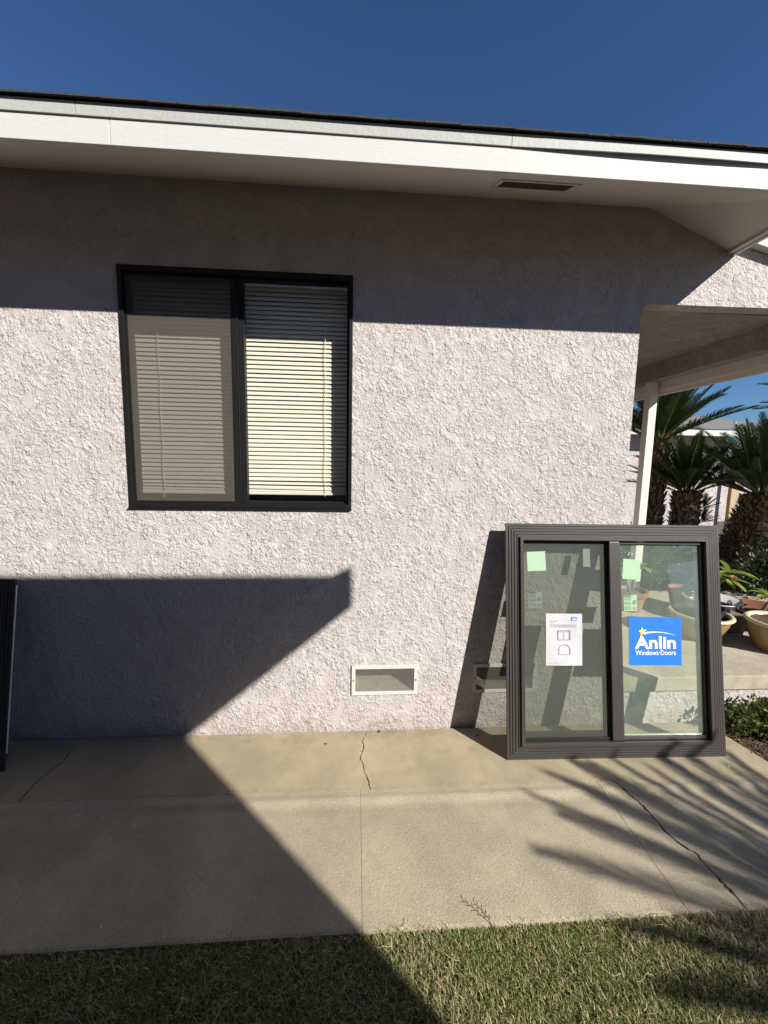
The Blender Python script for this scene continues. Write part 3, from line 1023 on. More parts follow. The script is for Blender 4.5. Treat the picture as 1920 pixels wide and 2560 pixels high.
def words(mb, x0, x1, z, w, y):
    x = x0
    while x < x1:
        e = min(x1, x + random.uniform(0.006, 0.018))
        strip(mb, (x, z), (e, z), w, y)
        x = e + 0.003
words(pr_, -0.376, -0.336, 0.759, 0.0028, YI)
words(pr_, -0.376, -0.355, 0.749, 0.0024, YI)
for z in (0.7385, 0.7325, 0.7265): words(pr_, -0.376, -0.222 if z > .73 else -0.222, z, 0.0020, YI)
words(pr_, -0.392, -0.330, 0.524, 0.0012, YI)
pr_.build('print', M['ink'], pp_o)
sk = MB()
bx = [(-0.332, 0.654), (-0.262, 0.654), (-0.262, 0.706), (-0.332, 0.706)]
for a, b in zip(bx, bx[1:] + bx[:1]):
    strip(sk, a, b, 0.003, YI)
    strip(sk, (a[0] + .003, a[1] - .003), (b[0] + .004, b[1] + .002), 0.0016, YI + .0001)
strip(sk, (-0.297, 0.654), (-0.297, 0.700), 0.002, YI)
strip(sk, (-0.332, 0.700), (-0.262, 0.698), 0.0015, YI)
arc = [(-0.328, 0.572)] + [(-0.295 - 0.033 * math.cos(a), 0.598 + 0.030 * math.sin(a)) for a in np.linspace(0, PI, 14)] + [(-0.262, 0.572), (-0.330, 0.572)]
for a, b in zip(arc[:-1], arc[1:]): strip(sk, a, b, 0.003, YI)
strip(sk, (-0.336, 0.598), (-0.322, 0.598), 0.002, YI)
strip(sk, (-0.268, 0.598), (-0.256, 0.598), 0.002, YI)
sk.build('pencil_sketch', M['ink'], pp_o)


def green_label(x0, x1, z0, z1, y, rot, mat):
    mb = MB()
    sheet(mb, x0, x1, z0, z1, y, 0.0004, rot, 4, 4, lambda a, b: 0.0006 * abs(math.sin(a * 3 + b * 2)))
    return mb.build('green_label', mat, nw)


green_label(-0.505, -0.397, 1.043, 1.154, 0.0026, math.radians(2.5), M['label_green'])
green_label(0.058, 0.162, 0.997, 1.113, 0.0014, math.radians(-4), M['label_green'])
green_label(-0.162, -0.119, 1.066, 1.171, 0.0290, math.radians(0.5), M['label_dull'])
for x0, z0, y, mt in ((-0.488, 0.830, 0.0290, M['label_dull']), (0.060, 0.817, 0.0015, M['label_green'])):
    mb = MB()
    sheet(mb, x0, x0 + 0.079, z0, z0 + 0.091, y, 0.0004)
    lb = mb.build('warning_label', mt, nw)
    tx = MB()
    strip(tx, (x0 + .003, z0 + .085), (x0 + .044, z0 + .085), 0.007, y - .0006)
    for k in range(14):
        if k in (4, 9): continue
        words(tx, x0 + .004, x0 + .044, z0 + .076 - k * .0052, 0.0024, y - .0006)
    for k in range(4): words(tx, x0 + .052, x0 + .075, z0 + .022 - k * .005, 0.002, y - .0006)
    cx_, cz_, ra = x0 + .063, z0 + .048, 0.0115
    ring = [(cx_ + ra * math.cos(a), cz_ + ra * math.sin(a)) for a in np.linspace(0, 2 * PI, 15)]
    for a, b in zip(ring[:-1], ring[1:]): strip(tx, a, b, 0.0026, y - .0006)
    strip(tx, (cx_ - .008, cz_ - .008), (cx_ + .008, cz_ + .008), 0.003, y - .0006)
    strip(tx, (cx_ - .004, cz_ - .006), (cx_ + .001, cz_ + .007), 0.004, y - .0006)
    strip(tx, (x0 + .048, z0 + .086), (x0 + .075, z0 + .066), 0.0012, y - .0006)
    tx.build('print', M['ink_dark'], lb)

# second new window, mostly beyond the left edge, standing in the shade
W2, H2 = 0.92, 0.990
nw2 = leaning_window(W2, H2, 'black looking window standing in shade at the left edge of the photo', (-2.274, -0.262, 0.0005), math.radians(10.6), math.radians(1.0))
a0, a1 = -W2 / 2 + .1002, W2 / 2 - .1002
MB().prism_y([(-0.03, .1002), (0.03, .1002), (0.03, H2 - .1002), (-0.03, H2 - .1002)], -0.020, 0.050).build('mullion', M['dark_vinyl'], nw2, bevel=0.003)
MB().prism_y([(a0, .1002), (-.0302, .1002), (-.0302, H2 - .1002), (a0, H2 - .1002)], 0.030, 0.034).build('pane', M['pane_screened'], nw2)
MB().prism_y([(.0302, .1002), (a1, .1002), (a1, H2 - .1002), (.0302, H2 - .1002)], 0.006, 0.010).build('pane', M['pane_clear'], nw2)
MB().box(W2 / 2 + .0002, W2 / 2 + .003, -0.004, 0.004, 0.085, H2 - 0.035).build('edge_strip', M['pale_edge'], nw2)

# ================================================================== PLANTS
def frond_mesh(name, L, seed, pairs=66, arch=0.55):
    """a cycad frond along +x, curved; narrow leaflets set in a V"""
    rg = random.Random(seed)
    def curve(t): return Vector((L * (t - 0.10 * arch * t * t), 0.02 * L * math.sin(t * 3 + seed), L * (0.10 * t - 0.32 * arch * t * t)))
    rc = MB()
    rc.tube([curve(t) for t in np.linspace(0, 1, 9)], [0.010 * (1 - 0.85 * t) for t in np.linspace(0, 1, 9)], 4)
    nr = len(rc.f)
    for k in range(pairs):
        t = 0.13 + 0.87 * k / (pairs - 1)
        p = curve(t)
        d = (curve(min(1, t + .02)) - curve(t - .02)).normalized()
        side = d.cross(Vector((0, 0, 1))).normalized()
        up = side.cross(d)
        ln_ = L * 0.20 * (math.sin(PI * min(1, (t * 0.90 + 0.10))) ** 0.6 * 0.9 + 0.14)
        if t < 0.2: ln_ *= 0.55
        for s in (-1, 1):
            q = d * (0.55 + 0.55 * t) + side * s * 0.85 + up * (0.42 + rg.uniform(-.14, .14))
            q.normalize()
            l2 = ln_ * rg.uniform(.9, 1.08)
            w = d * 0.0060
            mid = p + q * l2 * 0.55
            tip = p + q * l2 - up * l2 * 0.16
            o = len(rc.v)
            rc.v += [tuple(p - w), tuple(p + w), tuple(mid + w * .9), tuple(mid - w * .9), tuple(tip)]
            rc.f += [(o, o + 1, o + 2, o + 3), (o + 3, o + 2, o + 4)]
    me = rc.mesh(name, M['frond'], fix=False)
    me.materials.append(M['rachis'])
    mi = [1 if i < nr else 0 for i in range(len(me.polygons))]
    me.polygons.foreach_set('material_index', mi)
    return me


FRONDS = [frond_mesh('frond', 1.0, s, arch=a) for s, a in ((1, 0.15), (2, 0.45), (3, 0.75), (4, 0.30))]


def palm_trunk(h, r0, r1, seed, wool=0.14):
    rg = random.Random(seed)
    mb = MB()
    zs_ = np.linspace(0, h, 14)
    rad = [r0 + (r1 - r0) * (z / h) ** 0.8 for z in zs_]
    mb.lathe(list(zip([x * 0.92 for x in rad], zs_)) + [(0.0, h + 0.02)], 18, wob=0.05)
    mats = [2] * len(mb.f)
    rows_ = max(8, int(h / 0.035))
    for i in range(rows_):
        z = h * i / rows_
        rr_ = r0 + (r1 - r0) * (z / h) ** 0.8
        m_ = max(9, int(2 * PI * rr_ / 0.05))
        for k in range(m_):
            if rg.random() < .12: continue
            a = 2 * PI * (k + 0.5 * (i % 2) + rg.uniform(-.45, .45)) / m_
            ca, sa = math.cos(a), math.sin(a)
            b = 0.020 * rg.uniform(.7, 1.3)
            ht = 0.055 * rg.uniform(.6, 1.5)
            out = rr_ * 0.92
            tipr = out + 0.032 * rg.uniform(.3, 1.7)
            o = len(mb.v)
            zj = z + rg.uniform(-.015, .015)
            mb.v += [(ca * out + sa * b, sa * out - ca * b, zj), (ca * out - sa * b, sa * out + ca * b, zj),
                     (ca * (out + .006), sa * (out + .006), zj + ht * .6), (ca * tipr, sa * tipr, zj + ht)]
            mb.f += [(o, o + 1, o + 3), (o + 1, o + 2, o + 3), (o + 2, o, o + 3)]
            mats += [1 if z > h - wool else 0] * 3
    return mb, mats


def sago(label, base, h, r0, r1, L, n, seed, lean=(0, 0), spread=(8, 78), bias=None, pups=0):
    rg = random.Random(seed)
    root = thing('sago_palm', label, 'palm', base, group='sago palms')
    mb, mats = palm_trunk(h, r0, r1, seed)
    mb.v = [(x + lean[0] * max(0, z / h) ** 1.2, y + lean[1] * max(0, z / h) ** 1.2, z) for x, y, z in mb.v]
    o = mb.build('trunk', M['trunk'], root, fix=False)
    o.data.materials.append(M['trunk_wool'])
    o.data.materials.append(M['vent_dark'])
    o.data.polygons.foreach_set('material_index', mats)
    for k in range(n):
        az = k * 2.39996 + rg.uniform(-.15, .15)
        f = (k + 0.5) / n
        el = math.radians(spread[1] + (spread[0] - spread[1]) * f + rg.uniform(-6, 6))
        s = L * rg.uniform(.88, 1.08) * (0.85 + 0.15 * f)
        mesh_ = FRONDS[min(3, int(rg.random() * 4))] if f > .3 else FRONDS[rg.choice((0, 3))]
        q = link_part('frond', mesh_, root, (lean[0] + r1 * .4 * math.cos(az), lean[1] + r1 * .4 * math.sin(az), h - 0.01 + .03 * (1 - f)), (rg.uniform(-.3, .3), -el, az), (s, s, s))
        q.rotation_mode = 'XYZ'
    for k in range(pups):
        a = rg.uniform(0, 2 * PI)
        zz = (1.20, 1.03, 0.9)[k % 3]
        if bias: a = bias + rg.uniform(-.15, .15)
        rr_ = r0 * 1.05
        for j in range(14):
            link_part('offset_frond', FRONDS[0], root, (math.cos(a) * rr_, math.sin(a) * rr_, zz), (0, -rg.uniform(.0, 1.5), a + rg.uniform(-1.3, 1.3)), (.19, .19, .19))
    return root


sago('tallest sago palm, trunk close beside the white porch post', (3.77, 2.62, -0.05), 2.02, 0.150, 0.128, 0.98, 46, 21, spread=(22, 86))
sago('short thick sago palm between the tall one and the right edge', (4.06, 2.42, -0.05), 1.40, 0.17, 0.150, 0.80, 44, 33, spread=(14, 86), bias=-0.7, pups=2)
sago('sago palm at the right edge with broad dark mound of old leaf bases', (4.62, 2.00, -0.05), 1.40, 0.62, 0.185, 0.98, 50, 45, spread=(8, 86))
sago('sago palm of which only a frond tip shows at the upper right edge', (5.98, 2.34, -0.05), 2.42, 0.16, 0.12, 0.98, 34, 57, spread=(0, 80))
def shade_palm():
    """stands behind the viewer; its fronds reach so that their shadows rake across the walk"""
    cr_ = Vector((3.90, -3.25, 1.37))
    root = thing('sago_palm', 'sago palm behind the viewer whose fronds shade the walk', 'palm', (3.90, -3.25, -0.05), group='sago palms')
    mb, mats = palm_trunk(1.40, 0.21, 0.16, 63)
    o = mb.build('trunk', M['trunk'], root, fix=False)
    o.data.materials.append(M['trunk_wool'])
    o.data.materials.append(M['vent_dark'])
    o.data.polygons.foreach_set('material_index', mats)
    rg = random.Random(5)
    # where the tips' shadows fall on the walk
    tips = [(0.76, -0.84), (0.80, -0.58), (0.97, -0.66), (1.02, -0.44), (1.22, -0.30), (1.50, -0.22), (1.74, -0.20), (1.98, -0.22), (2.22, -0.30), (1.38, -0.42), (1.63, -0.34), (1.87, -0.30), (2.12, -0.36), (1.20, -0.56), (0.90, -1.15), (0.95, -1.24), (0.98, -1.34), (1.02, -1.46), (1.05, -1.60), (1.22, -1.22), (2.5, -.45), (2.8, -.6), (3.2, -.9), (3.3, -1.5), (2.9, -2.3), (2.2, -2.5), (1.6, -2.2), (1.3, -1.75)]
    for k, (sx, sy) in enumerate(tips):
        best = None
        for z in np.linspace(0.9, 2.6, 60):
            P = Vector((sx, sy, 0)) + Vector((SUN.x, SUN.y, SUN.z)) * (z / SUN.z)
            e = abs((P - cr_).length - 1.18)
            if best is None or e < best[0]: best = (e, P)
        d = best[1] - cr_
        L_ = d.length
        q = link_part('frond', FRONDS[0] if k % 2 else FRONDS[3], root, (0, 0, 1.41), (0, 0, 0), (L_, L_ * 0.50, L_))
        q.rotation_euler = (d + Vector((0, 0, 0.05))).to_track_quat('X', 'Z').to_euler()
    return root


shade_palm()


def leaf_cloud(name, label, cat, center, radii, n, size, mat, seed, stems=5, group=None, flat=0.3, base=None):
    """loose shrub: stems plus small folded leaves through an uneven volume"""
    rg = random.Random(seed)
    cx, cy, cz = center
    b = base or (cx, cy, max(-0.04, cz - radii[2]))
    root = thing(name, label, cat, b, group=group)
    lumps = [(Vector((rg.gauss(0, .45), rg.gauss(0, .45), rg.uniform(-.55, .75))), rg.uniform(.28, .5)) for _ in range(16)]
    mb = MB()
    for _ in range(n):
        c, rr_ = rg.choice(lumps)
        d = Vector((rg.gauss(0, 1), rg.gauss(0, 1), rg.gauss(0, 1))).normalized() * rr_ * rg.uniform(.55, 1.05)
        p = c + d
        P = Vector((cx - b[0] + p.x * radii[0], cy - b[1] + p.y * radii[1], cz - b[2] + p.z * radii[2]))
        if P.z + b[2] < -0.02: continue
        ax = (d.normalized() + Vector((rg.uniform(-.7, .7), rg.uniform(-.7, .7), rg.uniform(-.3, .8)))).normalized()
        sd = ax.cross(Vector((rg.gauss(0, 1), rg.gauss(0, 1), rg.gauss(0, 1)))).normalized()
        l_ = size * rg.uniform(.6, 1.25)
        w_ = l_ * flat
        o = len(mb.v)
        nrm = ax.cross(sd) * w_ * .35
        mb.v += [tuple(P), tuple(P + ax * l_ * .5 + sd * w_ + nrm), tuple(P + ax * l_), tuple(P + ax * l_ * .5 - sd * w_ + nrm)]
        mb.f += [(o, o + 1, o + 2), (o, o + 2, o + 3)]
    st = MB()
    for k in range(stems):
        c, rr_ = rg.choice(lumps)
        e = Vector((cx - b[0] + c.x * radii[0], cy - b[1] + c.y * radii[1], cz - b[2] + c.z * radii[2]))
        st.tube([(rg.uniform(-.02, .02), rg.uniform(-.02, .02), 0), e * .5 + Vector((rg.uniform(-.03, .03), rg.uniform(-.03, .03), .02)), e], [.007, .005, .002], 5)
    st.build('stem', M['twig'], root)
    mb.build('foliage', mat, root, fix=False)
    return root


# dark planting behind the pots
leaf_cloud('shrub', 'dark green leafy shrub behind the pots at the right edge', 'shrub', (4.45, 1.55, 0.45), (0.75, 0.36, 0.40), 7000, 0.042, M['shrub_leaf'], 5, 9)
leaf_cloud('shrub', 'dark leafy shrub seen through the right pane of the leaning window', 'shrub', (3.25, 2.25, 0.45), (0.60, 0.35, 0.50), 4200, 0.060, M['shrub_leaf'], 6, 8)
leaf_cloud('shrub', 'dark shrub low between the palm trunks behind the leaning window', 'shrub', (2.55, 2.6, 0.40), (0.60, 0.45, 0.50), 3600, 0.060, M['shrub_leaf'], 16, 8)
# low groundcover in the bed
leaf_cloud('groundcover_plant', 'low olive green groundcover plant next to the leaning window frame', 'plant', (2.45, -0.12, 0.085), (0.17, 0.12, 0.12), 1500, 0.026, M['cover_leaf'], 8, 8, 'groundcover in the bed', 0.32)
leaf_cloud('groundcover_plant', 'low olive green groundcover plant cut by the right edge of the photo', 'plant', (2.72, -0.14, 0.10), (0.20, 0.13, 0.15), 1900, 0.026, M['cover_leaf'], 9, 8, 'groundcover in the bed', 0.32)
mu = MB()
rg = random.Random(4)
for _ in range(2600):
    x, y = rg.uniform(2.29, 3.6), rg.uniform(-0.455, 0.0)
    l_, w_ = rg.uniform(.008, .03), rg.uniform(.003, .008)
    a = rg.uniform(0, PI)
    z = -0.030 + rg.uniform(0, .016)
    if x < 2.34 and rg.random() < .5: z += 0.012
    dx, dy = math.cos(a) * l_ / 2, math.sin(a) * l_ / 2
    ex_, ey_ = -math.sin(a) * w_ / 2, math.cos(a) * w_ / 2
    tz = rg.uniform(-.006, .006)
    mu.add([(x - dx - ex_, y - dy - ey_, z - tz), (x + dx - ex_, y + dy - ey_, z + tz), (x + dx + ex_, y + dy + ey_, z + tz + .002), (x - dx + ex_, y - dy + ey_, z - tz + .002), (x, y, z + .006)],
           [(0, 1, 4), (1, 2, 4), (2, 3, 4), (3, 0, 4)])
tag(mu.build('mulch', M['mulch'], fix=False), 'brown bark mulch scattered over the planting bed', 'mulch', kind='stuff')

# ---- pots on the porch
def pot_profile(rb, rt, h, lip, th):
    """outer skin up, over the rolled lip, down inside"""
    p = [(0.0, 0.0), (rb * .96, 0.0), (rb, 0.008)]
    for t in np.linspace(0.12, 0.90, 8):
        p.append((rb + (rt - rb) * (1 - (1 - t) ** 1.7), h * t))
    p += [(rt, h - .030), (rt + lip * .6, h - .026), (rt + lip, h - .014), (rt + lip * .7, h - .003), (rt, h), (rt - th * .6, h - .004), (rt - th, h - .02), (rt - th * 1.1, h * .62), (0, h * .60)]
    return p


def glazed_pot(label, x, y, rb, rt, h, swirls, seed):
    root = thing('glazed_pot', label, 'pot', (x, y, 0.3085), group='beige glazed pots')
    prof = pot_profile(rb, rt, h, 0.020, 0.022)
    k = 11
    MB().lathe(prof[:k], 48).build('body', M['glaze'], root, smooth=True, fix=False)
    MB().lathe(prof[k - 1:k + 7], 48).build('rim', M['glaze_rim'], root, smooth=True, fix=False)
    MB().lathe(prof[k + 6:], 48).build('soil', M['soil'], root, smooth=True, fix=False)
    rg = random.Random(seed)
    for s in range(swirls):
        a0 = -PI * .75 + s * 0.62 + rg.uniform(-.1, .1)
        pts = []
        for t in np.linspace(0, 1, 12):
            an = a0 + 0.34 * math.sin(t * PI * .9)
            tz = 0.10 + 0.58 * t
            rr_ = rb + (rt - rb) * (1 - (1 - tz) ** 1.7)
            pts.append(((rr_ + .001) * math.cos(an), (rr_ + .001) * math.sin(an), h * tz))
        MB().tube(pts, 0.0035, 5).build('swirl', M['glaze'], root, smooth=True)
    return root


glazed_pot('large beige glazed pot with raised swirls at the right edge of the porch', 3.12, 0.335, 0.140, 0.200, 0.228, 9, 3)
glazed_pot('beige glazed pot beside the leaning window, holding a black nursery pot', 2.70, 0.575, 0.115, 0.195, 0.205, 5, 4)
np_ = thing('nursery_pot', 'black plastic nursery pot set inside the smaller beige pot', 'pot', (2.735, 0.585, 0.462))
MB().lathe([(0, 0), (.105, 0), (.128, .075), (.138, .076), (.138, .098), (.128, .098), (.122, .04), (0, .04)], 36).build('body', M['black_plastic'], np_, smooth=False, fix=False)
MB().lathe([(.121, .055), (0.0, .060)], 36).build('soil', M['soil'], np_, fix=False)
wb = thing('white_bowl', 'wide white plastic bowl behind the black nursery pot', 'bowl', (3.12, 0.93, 0.3085))
MB().lathe([(0, 0), (.11, 0), (.15, .10), (.205, .188), (.215, .192), (.205, .196), (.14, .11), (0, .10)], 40).build('body', M['white_plastic'], wb, smooth=True, fix=False)
MB().lathe([(.163, .140), (0.0, .143)], 30).build('soil', M['soil'], wb, fix=False)
rb_ = thing('clay_bowl', 'wide red brown bowl planter behind the large beige pot', 'bowl', (3.41, 0.72, 0.3085))
MB().lathe([(0, 0), (.13, 0), (.17, .07), (.235, .155), (.25, .16), (.25, .172), (.235, .17), (.17, .09), (0, .085)], 40).build('body', M['red_clay'], rb_, smooth=True, fix=False)
MB().lathe([(.192, .115), (0.0, .118)], 30).build('soil', M['soil'], rb_, fix=False)
cr = thing('square_planter', 'brown square planter on the porch between the two beige pots', 'planter', (3.02, 0.70, 0.3085))
MB().hexa([(-.10, -.09, 0), (.10, -.09, 0), (.10, .09, 0), (-.10, .09, 0)], [(-.12, -.11, .15), (.12, -.11, .15), (.12, .11, .15), (-.12, .11, .15)]).build('body', M['brown_crate'], cr, bevel=.004)
MB().box(-.105, .105, -.094, -.0905, 0.0, .007).build('pale_lip', M['white_plastic'], cr)


def clay_pot(label, x, y, s):
    root = thing('terracotta_pot', label, 'pot', (x, y, 0.3085), group='terracotta pots')
    MB().lathe([(0, 0), (.085 * s, 0), (.118 * s, .15 * s), (.135 * s, .152 * s), (.138 * s, .195 * s), (.122 * s, .195 * s), (.115 * s, .16 * s), (0, .155 * s)], 36).build('body', M['terracotta'], root, smooth=False, fix=False)
    MB().lathe([(.112 * s, .165 * s), (0.0, .17 * s)], 30).build('soil', M['soil'], root, fix=False)
    return root


clay_pot('terracotta pot seen through the right pane of the leaning window', 2.56, 1.18, 1.0)
clay_pot('small terracotta pot behind the white bowl', 3.10, 1.22, 1.0)


def leaf_blade(mb, p, d, length, width, droop, rg):
    """a long pointed leaf with a folded midrib that bends down"""
    d = Vector(d).normalized()
    side = d.cross(Vector((0, 0, 1)))
    if side.length < .1: side = Vector((1, 0, 0))
    side.normalize()
    up = side.cross(d)
    n = 7
    o = len(mb.v)
    for k in range(n + 1):
        t = k / n
        c = Vector(p) + d * length * t - Vector((0, 0, 1)) * droop * length * t * t
        w = width * (math.sin(PI * min(1, t * .93 + .07)) ** .8) * (1 if t < .98 else .1)
        mb.v += [tuple(c - side * w + up * w * .35), tuple(c), tuple(c + side * w + up * w * .35)]
        if k:
            a = o + 3 * (k - 1)
            mb.f += [(a, a + 1, a + 4, a + 3), (a + 1, a + 2, a + 5, a + 4)]


def plumeria(label, base, stems, seed, nleaf=8, flower=None, L=.215):
    rg = random.Random(seed)
    root = thing('potted_plumeria', label, 'plant', base, group='plumerias in pots')
    B = Vector(base)
    for s in stems:
        MB().tube([Vector(p) - B for p in s], [.017 - .007 * k / (len(s) - 1) for k in range(len(s))], 8).build('stem', M['plumeria_stem'], root, smooth=True)
        tip = Vector(s[-1]) - B
        ax = (Vector(s[-1]) - Vector(s[-2])).normalized()
        for k in range(nleaf):
            a = k * 2.4 + rg.uniform(-.3, .3)
            e = Vector((math.cos(a), math.sin(a), 0))
            d = e * .9 + ax * rg.uniform(.15, .9)
            mb = MB()
            leaf_blade(mb, tip - ax * rg.uniform(0, .03), d, L * rg.uniform(.75, 1.2), .027 * rg.uniform(.8, 1.2), rg.uniform(.15, .55), rg)
            mb.build('leaf', M['plumeria_leaf'], root, smooth=True, fix=False)
    if flower:
        F = Vector(flower) - B
        for k in range(5):
            mb = MB()
            a = k * 2 * PI / 5
            leaf_blade(mb, F, (math.cos(a), math.sin(a) * .6 - .3, .25), .034, .012, .2, rg)
            mb.build('petal', M['flower'], root, smooth=True, fix=False)
    return root


plumeria('plumeria with long yellow green leaves and pink bloom behind the white bowl', (3.12, 1.20, 0.47),
         [[(3.12, 1.20, .47), (3.17, 1.08, .58), (3.215, .93, .675)], [(3.08, 1.22, .47), (3.10, 1.02, .60), (3.265, .92, .74)], [(3.10, 1.25, .47), (3.06, 1.1, .62), (3.11, .95, .72)]], 12, 9, (3.19, .83, .72))
plumeria('plumeria with a swollen pale stem in the red brown bowl', (3.38, 0.72, 0.42),
         [[(3.36, .72, .42), (3.33, .67, .50), (3.35, .63, .60)], [(3.42, .74, .42), (3.49, .70, .52), (3.53, .66, .58)]], 14, 8)
plumeria('small leafy plant in the terracotta pot seen through the glass', (2.56, 1.18, 0.46), [[(2.56, 1.18, .46), (2.57, 1.17, .60), (2.60, 1.16, .72)], [(2.55, 1.18, .46), (2.52, 1.2, .58), (2.47, 1.2, .66)]], 15, 9, L=.15)

# ================================================================== BACKGROUND HOUSE
nb = thing('neighbour_house', 'far stucco house with grey shingle roof behind the palms', 'house', (0, 0, 0))
NY = 7.0
MB().box(4.5, 9.27, NY + .45, NY + .6, -0.05, 2.44).build('wall', M['stucco_far'], nb)
MB().box(4.5, 14, NY + 3.0, NY + 3.1, -0.05, 2.44).build('wall', M['stucco_far'], nb)
MB().box(4.0, 14, NY, NY + .03, 2.415, 2.572).build('fascia_board', M['white_paint'], nb)
MB().box(4.0, 14, NY + .031, NY + .449, 2.441, 2.46).build('soffit', M['soffit_paint'], nb)
rf_ = MB()
def rp(x, d): return (x, NY - .03 + d, 2.575 + .35 * d)
nr_ = 13
top = lambda x: max(0.25, 1.23 - (x - 9.211) * 0.623)       # hip line falls to the right
roofn = None
prev = 0.0
first = True
for k in range(nr_):
    d0, d1 = k * 0.145, (k + 1) * 0.145 + 0.01
    xr = 9.211 + (1.23 - d1) / .623
    xr0 = 9.211 + (1.23 - d0) / .623
    mb = MB()
    a, b, c, d = rp(4.0, d0), rp(xr0, d0), rp(xr, d1), rp(4.0, d1)
    mb.hexa([a, b, c, d], [(p[0], p[1], p[2] + (.018 if p[1] < NY - .03 + d0 + .001 else .004)) for p in (a, b, c, d)])
    o = mb.build('roof' if first else 'shingle_course', M['roof_far'], nb if first else roofn)
    if first: roofn = o
    first = False
wp = thing('wooden_post', 'tan wooden post standing at the end of the far stucco wall', 'post', (9.45, NY + .3, -0.05))
MB().box(-.09, .0, -.05, .05, 0, 2.2).box(.001, .10, -.03, .05, 0, 2.18).build('post', M['fence_wood'], wp, bevel=.006)

# ================================================================== BUILDING BEHIND THE VIEWER (casts the roof-shaped shadow)
gb = thing('outbuilding', 'stucco outbuilding behind the viewer whose roof throws the stepped shadow', 'building', (0, -3.64, 0))
N_, F_ = Vector((2.575, -2.665)), Vector((2.518, -3.638))
MB().box(-8, F_.x, -7.5, F_.y, -0.05, 3.2).build('wall', M['stucco'], gb, loc=(0, 3.64, 0))
ev = MB()
ev.prism([(-8, F_.y - .1), (F_.x, F_.y - .1), (F_.x, F_.y), (N_.x, N_.y), (-8, N_.y)], 3.05, 3.235)
ev.build('eave', M['white_paint'], gb, loc=(0, 3.64, 0))
MB().box(-8, -3.3, F_.y + .001, -0.9, -0.05, 3.0).build('added_shade_wing', M['stucco'], gb, loc=(0, 3.64, 0))  # unseen wing, added only to keep the left side dark
MB().hexa([(-8, N_.y + .002, 3.02), (-2.95, N_.y + .002, 3.02), (-2.95, -0.7, 3.02), (-8, -0.7, 3.02)], [(-8, N_.y + .002, 3.2), (-2.95, N_.y + .002, 3.2), (-2.95, -0.7, 3.2), (-8, -0.7, 3.2)]).build('added_shade_eave', M['white_paint'], gb, loc=(0, 3.64, 0))  # eave added with that wing, blocks sky light on the left
rr2 = MB()
rr2.add([(-8, N_.y - .01, 3.2355), (N_.x - .10, N_.y - .01, 3.2355), (N_.x - .005, N_.y - .012, 3.300), (F_.x + .03, F_.y, 3.300), (F_.x + .03, -6, 4.95), (-8, -6, 4.95),
         ], [(0, 1, 2, 3, 4, 5)])
rr2.v = [(x, y, z) for x, y, z in rr2.v]
rr2.build('roof', M['shingle'], gb, loc=(0, 3.64, 0))
MB().add([(N_.x - .0, N_.y - .002, 3.2352), (N_.x - .004, N_.y - .003, 3.295), (N_.x - .12, N_.y - .003, 3.237), (N_.x - .0, N_.y - .06, 3.2352), (N_.x - .004, N_.y - .06, 3.295), (N_.x - .12, N_.y - .06, 3.237)],
         [(0, 1, 2), (5, 4, 3), (0, 3, 4, 1), (1, 4, 5, 2), (2, 5, 3, 0)]).build('roof_corner', M['shingle'], gb, loc=(0, 3.64, 0))

